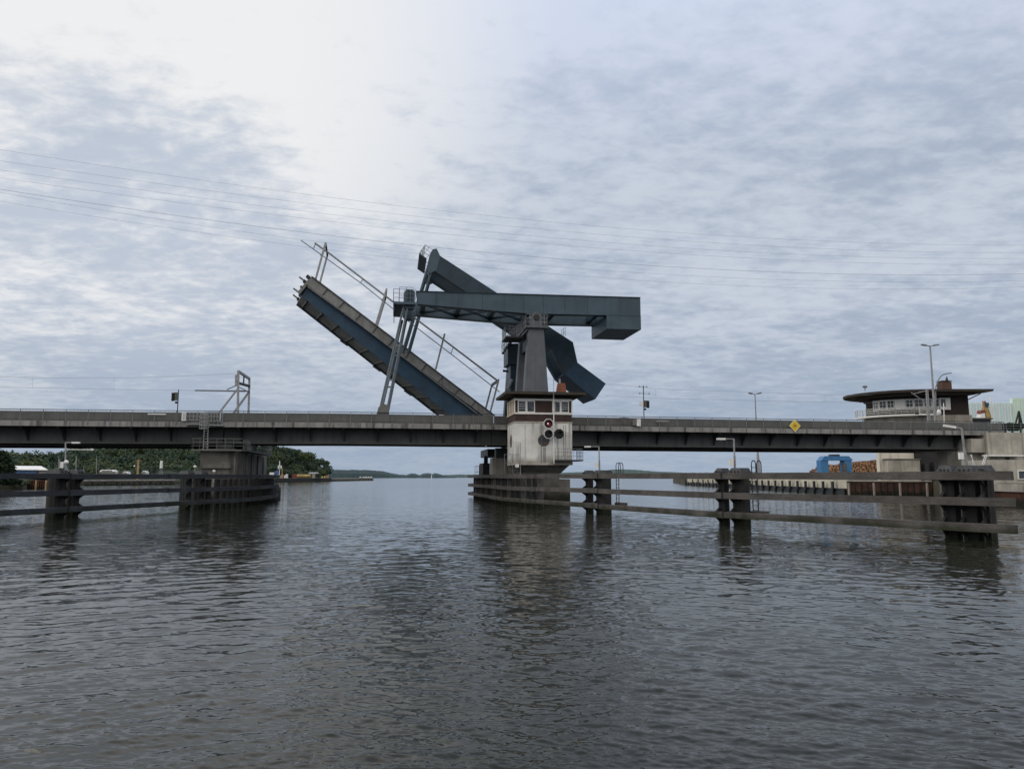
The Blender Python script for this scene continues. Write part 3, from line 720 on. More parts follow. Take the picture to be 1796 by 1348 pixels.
# ---------------------------------------------------------------- control tower beside the deck
TF = -5.6
sL = ub(903,760,TF)[0]; sR = ub(1003.3,760,TF)[0]
z_roof = ub(950,688,TF-1.3)[1]
Zs = lambda y: ub(950, y, TF)[1]
zw1, zw0, zb0, zc0 = Zs(700), Zs(725.5), Zs(741.5), Zs(811)
tw = thing('control_tower', 'white concrete and brick bridge control tower with flat overhanging roof, mid picture', 'control tower', B((sL+sR)/2,-2.8,0), BR)
bodyb = -.12
MB(B).box(sL, sR, TF, bodyb, zc0, zb0).build('concrete_wall', M['concw'], tw)
MB(B).box(sL-.05, sR+.05, TF-.05, bodyb+.002, zb0+.002, zb0+.16).build('string_course', M['concl'], tw)
MB(B).box(sL, sR, TF, bodyb, zb0+.162, zw0-.003).build('brick_band', M['brick'], tw)
MB(B).box(sL+.03, sR-.03, TF+.06, bodyb, zw0, zw1).build('brick_wall', M['brick'], tw)
MB(B).box(sL, sR, TF, bodyb, zw1+.003, z_roof-.19).build('brick_band', M['brickd'], tw)
# corbelled underside
MB(B).taper((sL+.9, sR-1.0, TF+1.7, 0), zc0-1.2, (sL+.05, sR-.02, TF+.02, 0), zc0-.003).build('corbel', M['conc'], tw)
MB(B).box(sL-.04, sR+.04, TF-.05, bodyb-.01, zc0-.26, zc0+.06).build('ledge', M['concl'], tw)
# roof
o0, o1 = ub(887,688,TF-1.3)[0], ub(1028,688,TF-1.3)[0]
rf = MB(B).box(o0, o1, TF-1.3, 1.1, z_roof-.17, z_roof).build('roof', M['eaves'], tw)
MB(B).box(o0-.03, o1+.03, TF-1.33, 1.13, z_roof+.002, z_roof+.10).build('roof_edge', M['roof'], rf)
ch0, ch1 = ub(979,685,TF+1.4)[0], ub(992.5,685,TF+1.4)[0]; czt = ub(985,671.5,TF+1.4)[1]
ch = MB(B).taper((ch0-.12,ch1+.1,TF+1.4,TF+2.4), z_roof+.103, (ch0+.08,ch1-.05,TF+1.5,TF+2.3), czt).build('chimney', M['chimney'], tw)
MB().tube(B((ch0+ch1)/2-.15,TF+1.9,czt), B((ch0+ch1)/2-.15,TF+1.9,czt+.55), .1).build('flue', M['steel'], ch)
# window band: posts, sill and head painted white, sashes as parts
def fr(x0, x1, y0, y1, d=.06, tf=TF, name='window_trim', mt='frame', back=.05):
    a, zt_ = ub(x0, y0, tf); b, _ = ub(x1, y0, tf); zb_ = ub(x0, y1, tf)[1]
    return MB(B).box(a, b, tf-d, tf+back, zb_, zt_).build(name, M[mt], tw)
Wx = lambda zx: 800+zx/4.994
Wy = lambda zy: 640+zy/4.994
MB(B).box(sL-.06, sR+.05, TF-.07, TF+.05, zw1-.16, zw1+.05).build('window_trim', M['frame'], tw)
MB(B).box(sL-.06, sR+.05, TF-.09, TF+.05, zw0-.06, zw0+.14).build('window_trim', M['frame'], tw)
zs0, zs1 = zw0+.143, zw1-.163
def sash(x0, x1, cols, curtain):
    a, b = ub(Wx(x0),715,TF)[0], ub(Wx(x1),715,TF)[0]
    w = MB(B); fw = .10
    n = len(cols)
    w.box(a, a+fw, TF-.05, TF+.06, zs0, zs1); w.box(b-fw, b, TF-.05, TF+.06, zs0, zs1)
    w.box(a+fw+.001, b-fw-.001, TF-.045, TF+.06, zs1-.1, zs1); w.box(a+fw+.001, b-fw-.001, TF-.045, TF+.06, zs0, zs0+.1)
    mid = (a+b)/2; w.box(mid-.11, mid+.11, TF-.048, TF+.06, zs0+.101, zs1-.101)
    win = w.build('window', M['frame'], tw)
    for k,(c0,c1) in enumerate([(a+fw+.04, mid-.12),(mid+.12, b-fw-.04)]):
        MB(B).box(c0, c1, TF-.02, TF+.058, zs0+.15, zs1-.12).build('pane', M['glass'], win)
        if cols[k]:
            m = MB(B)
            for q in (1,2,3):
                z = zs0+.15+(zs1-zs0-.27)*q/4; m.box(c0, c1, TF-.035, TF-.022, z-.016, z+.016)
            m.build('glazing_bar', M['frame'], win)
        if curtain[k]:
            MB(B).box(c0+.05, c0+.22, TF-.03, TF-.021, zs0+.16, zs1-.14).build('curtain', M['cream'], win)
sash(540, 690, (1,0), (0,0)); sash(842, 988, (0,1), (1,0))
for x in (512, 1012):
    fr(Wx(x)-.9, Wx(x)+.9, 701.5, 724.2)
# left (west) face windows, in cream
m = MB(B)
for t0_, t1_ in ((TF+.0,TF+.75),(TF+1.2,TF+2.4),(TF+2.85,TF+4.1),(TF+4.5,bodyb)):
    m.box(sL-.04, sL+.02, t0_, t1_, zs0, zs1)
m.box(sL-.08, sL+.03, TF-.065, bodyb, zw1-.16, zw1+.05); m.box(sL-.1, sL+.03, TF-.085, bodyb, zw0-.06, zw0+.14)
ww = m.build('window', M['cream'], tw)
for tt in (TF+.77, TF+2.42, TF+4.12): MB(B).box(sL-.015, sL+.02, tt, tt+.36, zs0+.05, zs1-.05).build('pane', M['glass'], ww)
# portholes
def ring(cx, cy, tf, r, d, n=24, sw=1.0):
    s, z = ub(cx, cy, tf); return [B(s+r*math.cos(2*math.pi*i/n), tf-d, z+r*math.sin(2*math.pi*i/n)) for i in range(n)]
def annulus(mb, ro, ri, so, n):
    o = len(mb.v); mb.v += ro+ri+so
    for i in range(n):
        j = (i+1)%n
        mb.f.append((o+i,o+j,o+n+j,o+n+i)); mb.f.append((o+i,o+2*n+i,o+2*n+j,o+j))
    return mb
rp = .66
m = MB(); annulus(m, ring(953.5,772,TF,rp,.06), ring(953.5,772,TF,rp*.78,.05), ring(953.5,772,TF,rp,-.01), 24)
ph = m.build('porthole', M['brass'], tw)
m = MB(); m.add(ring(953.5,772,TF,rp*.80,.02), [tuple(range(24))]); m.build('pane', M['glass'], ph)
s_, z_ = ub(955,774,TF)
MB(B).box(s_-.35, s_+.4, TF-.045, TF-.03, z_-.32, z_-.02).build('shutter', M['brass'], ph)
zc = ub(953.5,772,TF)[1]; ty = -2.9
m = MB(); n = 20
m.add([B(sL-.03, ty+.62*math.cos(2*math.pi*i/n), zc+.75*math.sin(2*math.pi*i/n)) for i in range(n)]+[B(sL+.02, ty+.62*math.cos(2*math.pi*i/n), zc+.75*math.sin(2*math.pi*i/n)) for i in range(n)],
      [tuple(range(n))]+[(i,(i+1)%n,(i+1)%n+n,i+n) for i in range(n)])
m.build('porthole', M['brass'], tw)
# gallery on the right with railing and ladder
g0, g1 = ub(971,800,TF)[0], ub(1021,806,TF-.4)[0]; zg = ub(1000,806,TF-.9)[1]
gal = MB(B).box(g0, g1, TF-.95, TF-.052, zg-.14, zg).build('gallery', M['darksteel'], tw)
MB(B).box(sR+.06, g1, TF-.05, TF+2.2, zg-.14, zg).build('gallery', M['darksteel'], tw)
m = MB(); m.rail([B(g0,TF-.92,zg),B(g1-.03,TF-.92,zg),B(g1-.03,TF+2.1,zg)], h=1.25, step=.36, bars=3, r=.018); m.build('gallery_railing', M['thin'], tw)
m = MB(); a = ub(994,760,TF)[0]
for q in (-.22,.22): m.tube(B(a+q,TF-.25,zg), B(a+q,TF-.25,zg+3.2), .022, n=5)
for i in range(11): m.tube(B(a-.22,TF-.25,zg+.3*i), B(a+.22,TF-.25,zg+.3*i), .016, n=4)
m.build('ladder', M['thin'], tw)
# conduits and drain pipes on the white wall
m = MB()
for x, y0, y1, rr in [(949,743,812,.03),(952,743,770,.02),(953.5,784,812,.03),(956,784,812,.03),(988,745,800,.022),(992,745,765,.02),(978,768,806,.02),(921,745,806,.012)]:
    s, za = ub(x,y0,TF); zb_ = ub(x,y1,TF)[1]; m.tube(B(s,TF-.05,za), B(s,TF-.05,zb_), rr, n=5)
m.build('conduit', M['thin'], tw)
m = MB(); s, za = ub(971,692,TF-.6); m.tube(B(s,TF-.6,zg-.4), B(s,TF-.6,ub(971,688,TF-.6)[1]-.25), .06); m.build('downpipe', M['white'], tw)
# left maintenance railing and lamp at the foot
m = MB(); zl = ub(903,814,TF)[1]; m.rail([B(sL+.6,TF-.15,zl-.8),B(sL-1.2,TF-.15,zl-.8)], h=1.9, step=1.1, bars=2, r=.025)
m.build('gallery_railing', M['thin'], tw)
al = thing('aerial_mast', 'thin aerial pole rising past the tower roof beside the orange chimney', 'aerial', B(ub(971,690,TF-1)[0],TF-1.36,z_roof-.4), BR)
s = ub(971,690,TF-1.4)[0]; MB().tube(B(s,TF-1.4,z_roof-.4), B(s,TF-1.4,ub(971,664,TF-1.4)[1]), .03).build('pole', M['steel'], al)

# ship signals in front of the tower
TS = TF-1.0
octs = [(962,742.5,'lit red octagonal ship signal, topmost of the three on the tower',True),
        (962.3,760.5,'unlit white-rimmed octagonal ship signal directly under the lit red one',False),
        (980.8,760.5,'unlit dark-rimmed octagonal ship signal, right of the white-rimmed pair',False)]
def octo(s, z, r, t_, n=8):
    a0 = math.pi/8; return [B(s+r*math.cos(a0+2*math.pi*i/n), t_, z+r*math.sin(a0+2*math.pi*i/n)) for i in range(n)]
for i,(px,py,lab,lit) in enumerate(octs):
    s, z = ub(px,py,TS); rO = .585
    sg = thing('ship_signal', lab, 'signal light', B(s,TS,z), BR, 'ship signals on the control tower')
    m = MB(); m.add(octo(s,z,rO,TS)+octo(s,z,rO,TS+.06), [tuple(range(8)),tuple(range(15,7,-1))]+[(k,(k+1)%8,(k+1)%8+8,k+8) for k in range(8)])
    m.build('backing_board', M['white'] if i < 2 else M['black'], sg)
    m = MB(); m.add(octo(s,z,rO*.86,TS-.02)+octo(s,z,rO*.86,TS-.003), [tuple(range(8)),tuple(range(15,7,-1))]+[(k,(k+1)%8,(k+1)%8+8,k+8) for k in range(8)])
    m.build('dark_field', M['black'], sg)
    n = 16; m = MB(); rr = .24; mt = emis('red_lens', (.22,.004,.015,1), .16) if lit else M['black']
    m.add([B(s+.02+rr*math.cos(2*math.pi*k/n),TS-.06,z-.03+rr*math.sin(2*math.pi*k/n)) for k in range(n)]+[B(s+.02+rr*math.cos(2*math.pi*k/n),TS-.022,z-.03+rr*math.sin(2*math.pi*k/n)) for k in range(n)],
          [tuple(range(n))]+[(k,(k+1)%n,(k+1)%n+n,k+n) for k in range(n)])
    ln = m.build('lens', mt, sg)
    if lit:
        n = 10; rr = .06; m = MB(); m.add([B(s-.07+rr*math.cos(2*math.pi*k/n),TS-.066,z+rr*math.sin(2*math.pi*k/n)) for k in range(n)], [tuple(range(n))])
        m.build('lamp_core', emis('lit_lamp', (1,.75,.7,1), 1.5), ln)
    m = MB(); n = 10
    for k in range(n):
        A0 = math.pi*k/n; A1 = math.pi*(k+1)/n; r2 = .30
        p = [B(s+r2*math.cos(A),TS-q,z+r2*math.sin(A)) for q in (.025,.42) for A in (A0,A1)]
        m.add([p[0],p[1],p[3],p[2]],[(0,1,2,3)])
    m.build('visor', M['black'], sg)
    MB().box(s-.12,s+.12,TS+.062,TF-.0,z-.1,z+.1,P=B).build('arm', M['darksteel'], sg)
mp_ = thing('signal_pole', 'slim white pole carrying the ship signals in front of the white wall', 'pole', B(ub(972,780,TS)[0],TS+.25,zg), BR)
s = ub(972,780,TS)[0]; MB().tube(B(s,TS+.22,zg-.1), B(s,TS+.22,ub(972,735,TS)[1]), .06).build('post', M['white'], mp_)

# ---------------------------------------------------------------- piers
pr = thing('bridge_pier', 'weathered concrete pier under the white control tower', 'pier', B(2,6,0), BR)
pR = ub(1000,860,-4.2)[0]
foot = [(-.3,-4.2),(pR,-4.2),(pR,19.5),(-1.0,19.5),(-1.0,3.0)]
MB(B).slab(foot, -2, 2.75).build('footing', M['conc'], pr)
MB(B).box(.9, pR-1.2, -4.0, 18.5, 2.753, 6.6).build('shaft', M['conc'], pr)
bl0, bl1 = ub(864,815,6)[0], ub(890,815,6)[0]; zt = ub(876,803,6)[1]
MB(B).box(bl0, bl1+.5, 6, 8.6, 2.753, zt).build('bearing_block', M['concl'], pr)
MB(B).box(bl0-.9, bl0-.01, 8.7, 13.0, 2.753, zt-.6).build('bearing_block', M['pile'], pr)
for k in range(5):
    MB(B).box(bl0-.6+.22*k, bl0-.42+.22*k, 10.+k*1.1, 10.4+k*1.1, 2.8, 5.6+.25*k).build('machinery', M['darksteel'], pr)
MB(B).box(bl0-.2, 1.0, 9.5, 17.5, zt+.3, 6.65).build('machinery', M['darksteel'], pr)
MB(B).box(bl0+.5, 1.0, 6.5, 8.0, zt+.003, 6.65).build('machinery', M['girder'], pr)
m = MB(); q = ub(840,805,9)
m.rail([B(-1.6,10,2.9),B(-1.8,18.5,2.9)], h=1.6, step=2.0, bars=2, r=.03); m.build('railing', M['darksteel'], pr)
m = MB(); m.rail([B(.2,-4.1,2.75),B(3.0,-4.1,2.75)], h=1.0, step=.4, bars=1, r=.03); m.build('railing', M['thin'], pr)
fl = thing('floodlight', 'small white floodlight on the pier beside the tower foot', 'floodlight', B(sL+.9,TF-.1,3.1), BR)
c = ub(908,816,TF-.3); MB(B).box(c[0]-.28,c[0]+.1,TF-.5,TF-.2,c[1]-.2,c[1]+.18).build('lamp_head', M['white'], fl)
MB().tube(B(c[0]+.3,TF-.3,2.75), B(c[0]+.3,TF-.3,c[1]+2.6), .035).build('post', M['steel'], fl)
MB().tube(B(c[0]+.3,TF-.3,c[1]+2.55), B(c[0]-1.0,TF-.3,c[1]+2.55), .02).build('arm', M['steel'], fl)

lp = thing('bridge_pier', 'dark streaked concrete pier at the left under both decks', 'pier', B(-34,8,0), BR)
pl0, pl1 = ub(351,800,-.6)[0], ub(413,800,-.6)[0]
ztop = ub(380,787,-.6)[1]
MB(B).slab([(pl0,-.6),(pl1,-.6),(pl1,20.5),(pl0,20.5)], -2, ztop).build('shaft', M['conc'], lp)
MB(B).slab([(pl0-.8,-2.2),(pl1+1.6,-2.2),(pl1+1.9,21.5),(pl0-.8,21.5)], -2, 1.6).build('footing', M['conc'], lp)
for tt in (1.6, 5.2, 8.8, 13.0, 17.2):
    MB(B).box(pl1+.003, pl1+.14, tt, tt+1.5, 1.61, ztop-.3).build('rib', M['conc'], lp)
zq = ub(380,815,-.9)[1]
MB(B).box(pl0+.2, pl1-.4, -.95, -.602, zq-.35, zq+.1).build('ledge', M['conc'], lp)
for tt in (1.2, 7.6, 12.0, 16.8):
    MB(B).box(pl0+1.2, pl1-.8, tt, tt+.9, ztop+.003, ZG-.003).build('bearing', M['darksteel'], lp)
m = MB(); s0_, s1_ = ub(336,788,-1.2)[0], ub(425,788,-1.2)[0]; zp = ub(360,788,-1.2)[1]
MB(B).box(s0_, s1_, -1.5, -.61, zp-.14, zp).build('platform', M['panel'], lp)
m.rail([B(s0_,-.7,zp),B(s0_,-1.45,zp),B(s1_,-1.45,zp),B(s1_,6,zp)], h=1.2, step=.85, bars=3, r=.026); m.build('railing', M['panel'], lp)
MB(B).box(pl1+.2, pl1+1.2, 0, 17, zp-.14, zp).build('platform', M['darksteel'], lp)
m = MB(); m.rail([B(pl1+1.15,0,zp),B(pl1+1.15,17,zp)], h=1.1, step=.6, bars=2, r=.03); m.build('railing', M['thin'], lp)
# caged access ladder from the deck to the pier
ld = thing('caged_ladder', 'white caged ladder hanging from the road deck down to the left pier', 'ladder', B(ub(362,760,-.5)[0],-.6,zp), BR)
a, b = ub(358,745,-.5)[0], ub(365.5,745,-.5)[0]; zt = ub(360,722,-.5)[1]; zm = ub(360,752,-.5)[1]
m = MB()
for s in (b-.42, b): m.tube(B(s,-.5,zp), B(s,-.5,zt), .045, n=6)
z = zp
while z < zt: m.tube(B(b-.42,-.5,z), B(b,-.5,z), .028, n=5); z += .3
m.build('ladder', M['steel'], ld)
m = MB(); c0 = ub(351,745,-1)[0]
for z in np.linspace(zm, zt-.3, 5):
    m.bar(B(c0,-.5,z),B(c0,-1.2,z),.07,.08); m.bar(B(c0,-1.2,z),B(b,-1.2,z),.07,.08); m.bar(B(b,-1.2,z),B(b,-.5,z),.07,.08)
for s in np.linspace(c0, b, 5): m.bar(B(s,-1.2,zm),B(s,-1.2,zt-.3),.045)
m.build('cage', M['steel'], ld)
# inspection balcony and box on the deck edge above the left pier
ib = thing('inspection_balcony', 'white railed balcony on the parapet above the left pier', 'balcony', B(ub(335,728,-.4)[0],-.4,ZC), BR)
def rect_rail(x0,x1,y0,y1,tt,n):
    m = MB(); a, zt_ = ub(x0,y0,tt); b_, _ = ub(x1,y0,tt); zb_ = ub(x0,y1,tt)[1]
    for z in (zb_,zt_,(zb_+zt_)/2): m.bar(B(a,tt,z),B(b_,tt,z),.06,.06)
    for k in range(n+1):
        s = a+(b_-a)*k/n; m.bar(B(s,tt,zb_),B(s,tt,zt_),.06,.06)
    return m
rect_rail(327,352,723,736,-.6,4).build('railing', M['steel'], ib)
m = rect_rail(366,391,722,738,-.6,5); m.build('railing', M['steel'], ib)
MB(B).box(ub(366,735,-.6)[0], ub(392,735,-.6)[0], -.6, -.05, ZC-.5+.1, ZC-.38+.1).build('floor', M['steel'], ib)
MB(B).box(ub(327,735,-.6)[0], ub(352,735,-.6)[0], -.6, -.05, ZC-.3, ZC-.2).build('floor', M['steel'], ib)
for k, x in enumerate((372,377,383)):
    s = ub(x,735,-.2)[0]; MB(B).box(s-.14,s+.12,-.35,-.06,ZC-.35,ZC+.75+.1*k).build('switch_box', M['panel'], ib)
wb = thing('switch_cabinet', 'small white cabinet with a vent grille mounted on the left parapet', 'cabinet', B(ub(322,731,-.3)[0],-.3,ZC), BR)
a, zt = ub(319,723,-.35); b, zb_ = ub(325.5,737.5,-.35)
MB(B).box(a, b, -.35, -.05, zb_, zt).build('case', M['white'], wb)
m = MB(B)
for k in range(5): m.box(a+.1, b-.12, -.365, -.352, zb_+.15+.16*k, zb_+.2+.16*k)
m.build('vent', M['panel'], wb)
wb = thing('switch_cabinet', 'white cabinet on the parapet right of the tower below the traffic light', 'cabinet', B(ub(1120,741,-.3)[0],-.3,ZC), BR)
a, zt = ub(1117,734.5,-.35); b, zb_ = ub(1124,747,-.35)
MB(B).box(a, b, -.35, -.05, zb_, zt).build('case', M['white'], wb)
MB(B).box(a-.5, a-.02, -.3, -.05, zb_+.1, zt-.05).build('side_box', M['panel'], wb)
nb = thing('notice_frame', 'thin empty brown frame fixed to the parapet right of the control tower', 'frame', B(ub(1094,738,-.2)[0],-.2,ZC), BR)
m = MB(); a, zt = ub(1087,732,-.15); b, zb_ = ub(1102,743.5,-.15)
for p_, q_ in [((a,zt),(b,zt)),((a,zb_),(b,zb_)),((a,zb_),(a,zt)),((b,zb_),(b,zt))]: m.bar(B(p_[0],-.15,p_[1]),B(q_[0],-.15,q_[1]),.08,.05)
m.build('border', M['brass'], nb)
for x, y, tt, lab, L in [(280,726,-.12,'white strip lamp on the parapet left of the white cabinet',1.9),(1166,738.5,-.12,'pale strip lamp on the parapet right of the white cabinet',1.7)]:
    s, z = ub(x,y,tt); sl = thing('strip_lamp', lab, 'strip lamp', B(s,tt,z), BR)
    MB(B).box(s-L/2-.3,s+L/2-.3,-.14,-.05,z-.06,z+.06).build('housing', M['white'] if x < 500 else M['steel'], sl)
    MB(B).box(s-L/2+.1,s+L/2-.7,-.046,-.0,z-.03,z+.03).build('fixing', M['steel'], sl)

# yellow diamond passage sign
ds = thing('diamond_sign', 'yellow diamond navigation sign fixed to the right road span', 'sign', B(ub(1394,746,-.12)[0],-.12,ZC), BR)
s, z = ub(1394.2,746.4,-.12); rr = ub(1404.3,746.4,-.12)[0]-s
def dia(r, t0_, t1_): return MB(B).prism([(s-r,z),(s,z-r*1.04),(s+r,z),(s,z+r*1.04)], t0_, t1_)
dia(rr,-.14,-.10).build('border', M['paleyel'], ds); dia(rr*.80,-.148,-.142).build('panel', M['yellow'], ds); dia(rr*.34,-.153,-.150).build('emblem', M['ochre'], ds)
MB(B).box(s-.05,s+.05,-.098,-.05,z-.9,z+.9).build('bracket', M['steel'], ds)

# wheel lamps on left pier
for x,y,tt,lab in [(342,818,-2.0,'small white floodlight at the upper left corner of the left pier'),(375.5,826,-2.4,'small white floodlight on the fender before the left pier')]:
    s,z = ub(x,y,tt); f = thing('floodlight', lab, 'floodlight', B(s,tt,z-.5), BR)
    MB().ico(B(s,tt,z),(.17,.15,.16),2).build('lamp_head', M['white'], f, smooth=True)
    MB().tube(B(s,tt,z-1.2), B(s,tt,z-.2), .05).build('post', M['steel'], f)
# ---------------------------------------------------------------- guide fences and dolphins
LV = (.60, 1.83, 3.06)
def seg_frame(p, q):
    d = Vector((q[0]-p[0], q[1]-p[1])); L = d.length; d.normalize()
    return d, L
def fence(name, label, pts, m, side, joints, cat='fender fence', hgt=.385, thick=.34):
    th = thing(name, label, cat, (pts[0][0], pts[0][1], 0))
    for li, z in enumerate(LV):
        # offset corners give clean mitres
        P = [Vector((x,y)) for x,y in pts]; nrm = []
        for i in range(len(P)):
            a = (P[i]-P[i-1]).normalized() if i else None; b = (P[i+1]-P[i]).normalized() if i < len(P)-1 else None
            dd = (a+b).normalized() if a is not None and b is not None else (a if a is not None else b)
            nrm.append(Vector((-dd.y, dd.x))*side)
        for i in range(len(P)-1):
            if joints and i in joints:
                w = random.uniform(-.015,.015)
            else: w = 0
            a, b = P[i], P[i+1]; na, nb_ = nrm[i], nrm[i+1]
            e = (b-a).normalized()*.012
            h = hgt/2; zz = z+w
            q = []
            for zq in (zz-h, zz+h):
                q += [(a+e).to_3d()+Vector((0,0,zq)), (b-e).to_3d()+Vector((0,0,zq)), (b-e+nb_*thick).to_3d()+Vector((0,0,zq)), (a+e+na*thick).to_3d()+Vector((0,0,zq))]
            q = [v+Vector((0,0,random.uniform(-.02,.02))) for v in q]
            rl_ = MB().hexa(q).build('rail', m, th)
            if joints and i in joints:
                d3 = (b-a).normalized()
                for k_ in (.02/(b-a).length,):
                    c = a+(b-a)*k_+((na+nb_)/2)*(thick/2); w2 = Vector((d3.x,d3.y,0))*.07
                    MB().bar(c.to_3d()+Vector((0,0,zz))-w2, c.to_3d()+Vector((0,0,zz))+w2, thick+.05, hgt+.05).build('strap', M['black'], rl_)
    return th
# piles and cap of one dolphin; u runs along the fence (towards the boat), n away from the channel
def dolphin(label, loc, ang, widths, gap, lad=None, group='steel dolphins of the fender fences', deps=(.5,.7), flip=1):
    F_ = frame(loc[0], loc[1], 0, ang)
    F = lambda u, n, z: F_(u, n*flip, z)
    th = thing('dolphin', label, 'dolphin', (loc[0],loc[1],0), ang, group)
    u = 0
    for w, dep in zip(widths, deps):
        # corrugated sheet-pile box
        k = max(4, int(w/.14)); fp = []
        for i in range(k+1): fp.append((u+w*i/k, .50+(.09 if (i//2)%2 else 0)))
        kk = 4
        for i in range(1,kk+1): fp.append((u+w+(.08 if (i//2)%2 else 0), .50+dep*i/kk))
        fp += [(u, .50+dep)]
        for i in range(kk-1,0,-1): fp.append((u-(.08 if (i//2)%2 else 0), .50+dep*i/kk))
        MB(F).slab(fp, -2, 3.05).build('pile', M['pile'], th)
        for z in LV:
            for uu in (u+.02,):
                m = MB(); pr = [(.50,z-.50),(.10,z-.20),(.0,z-.2),(.0,z+.2),(.10,z+.2),(.50,z+.45)]
                m.prism(pr, uu, uu+.14, P=lambda n_, u_, z_: F(u_, n_, z_))
                m.build('bracket', M['pile'], th)
            MB(F).box(u+.03, u+w-.03, .20, .49, z-.16, z+.16).build('bearing_plate', M['pile'], th)
        zc = 3.052
        m = MB(F)
        m.hexa([F(u-.28,.12,zc),F(u+w+.16,.12,zc),F(u+w+.16,.75+dep,zc),F(u-.28,.75+dep,zc),F(u+.06,.4,zc+.52),F(u+w-.05,.4,zc+.52),F(u+w-.05,.55+dep,zc+.52),F(u+.06,.55+dep,zc+.52)])
        cpo = m.build('cap', M['cap'], th)
        for i in range(3):
            x = u+w*(i+.5)/3; MB(F).box(x-.025,x+.025,.2,.26,zc+.12,zc+.34).build('rib', M['pile'], cpo)
        u += w+gap
    return th, F
def ladder(label, F, u, n, z0, z1, hoop=True, base=(0,0,0)):
    th = thing('access_ladder', label, 'ladder', F(u,n,0))
    m = MB()
    for q in (-.2,.2):
        m.tube(F(u+q,n,z0), F(u+q,n,z1), .035, n=6)
        if hoop:
            pts = [F(u+q,n+.22*(1-math.cos(a)),z1+.25*math.sin(a)) for a in np.linspace(0,math.pi,8)]
            m.path(pts, .035); m.tube(F(u+q,n+.44,z1), F(u+q,n+.44,3.1), .035, n=6)
    m.build('stringer', M['darksteel'], th)
    m = MB(); z = z0
    while z < z1-.2: m.tube(F(u-.2,n,z), F(u+.2,n,z), .02, n=5); z += .3
    m.build('rung', M['darksteel'], th)
    MB(F).box(u-.35,u+.55,n-.1,n+.6,.45,.85).build('landing', M['timber'], th)
def dock_lamp(label, base, top, arm, box=True, lean=(0,0,0), group='lamp posts on the fender dolphins'):
    th = thing('lamp_post', label, 'lamp post', base, 0, group)
    b, tp_ = Vector(base), Vector(top); mid = b+(tp_-b)*.42
    MB().tube(b, mid, .075, n=8).build('pole', M['steel'], th)
    MB().tube(mid, tp_, .055, n=8).build('pole', M['steel'], th)
    a = Vector(arm); MB().tube(tp_, tp_+a, .032, n=6).build('arm', M['steel'], th)
    e = tp_+a; dr = a.normalized()
    m = MB(); m.bar(e-dr*.05, e+dr*.5, .2, .12); hd = m.build('lamp_head', M['white'], th)
    MB().bar(e+Vector((0,0,-.075)), e+dr*.4+Vector((0,0,-.075)), .14, .025).build('lens', M['glass'], hd)
    if box:
        q = b+(tp_-b)*.2
        MB().box(q.x-.36,q.x-.1,q.y-.12,q.y+.1,q.z-.22,q.z+.24).build('switch_box', M['white'], th)
# right-hand fence: from the near end back to the tower pier and round its nose
RF = [(23.4,35.0),(20.9,37.6),(13.75,48.3),(7.45,62.6),(2.55,73.6),(-.75,82.5),(-2.75,93),(-4.6,102.5),(-6.1,110),(-5.6,115),(-3.0,119)]
RFk = RF[:1]+RF[2:]
fence('fender_fence', 'brown timber fender fence with three rails on the right, bending round the tower pier', [RF[0],RF[2],RF[3]]+RF[4:], M['timber'], 1, {1,2,3,4})
def ang_of(p, q): return math.atan2(q[1]-p[1], q[0]-p[0])
aR1 = ang_of(RF[2], RF[0]); aR2 = ang_of(RF[3], RF[2])
def place(px, ref, a):         # point on the fence line seen at photo column px
    dx, dy = math.cos(a), math.sin(a); k = (px-CX)/FPX*.9924
    # solve (rx+u dx)/(ry+u dy)=k with small pitch term ignored
    u = (k*ref[1]*1.0-ref[0])/(dx-k*dy); return (ref[0]+u*dx, ref[1]+u*dy)
p = place(1642, RF[0], aR1); t1_, F1 = dolphin('near right steel dolphin at the end of the brown fence, largest of the dolphins', p, aR1, (.58,.66,.28), .30, deps=(.6,.7,.7))
l1 = F1
p = place(1250, RF[2], aR1); t2_, F2 = dolphin('middle right steel dolphin, twin sheet-pile columns with a lamp post', p, aR1, (.48,.85), .66, deps=(.5,.65))
p = place(1018, RF[3], aR2); t3_, F3 = dolphin('far right steel dolphin nearest the white control tower', p, aR2, (.5,.95), 1.3, deps=(.5,.95))
ladder('black ladder with hooped rails on the middle right dolphin', F2, 2.35, 1.2, .3, 3.8)
ladder('black ladder with hooped rails on the far right dolphin', F3, 3.2, 1.8, .3, 3.95)
def onto(px, py, F, u, n):   # height seen at py for a spot on the dolphin
    q = F(u,n,0); return at(px, py, q[1])[2]
q = F2(1.6,1.0,3.55); dock_lamp('lamp post with a left-hand arm on the middle right dolphin', at(1289,821,q[1]), at(1287,769.5,q[1]), Vector((-.6,.0,.0)))
q = F3(2.2,1.1,3.55); dock_lamp('lamp post with a left-hand arm on the far right dolphin', at(1051.5,824,q[1]), at(1050.5,783,q[1]), Vector((-.75,0,0)))
q = F1(1.4,1.0,3.55); tp = at(1686.5,751,q[1]); b0 = at(1692,800,q[1]); bq = (b0[0]+.05,q[1],q[2]-.05)
dock_lamp('leaning lamp post with a bent arm on the near right dolphin', bq, tp, Vector((-.28,.1,.06)), False)
sb = thing('switch_box', 'white meter box on the leaning lamp post of the near right dolphin', 'box', (b0[0],q[1],q[2]))
c = at(1685.5,799,q[1]-.12); MB().box(c[0]-.11,c[0]+.09,c[1]-.1,c[1]+.06,c[2]-.17,c[2]+.17).build('case', M['white'], sb)
MB().box(c[0]-.12,c[0]+.10,c[1]-.11,c[1]+.07,c[2]+.172,c[2]+.2).build('lid', M['steel'], sb)
m = MB()
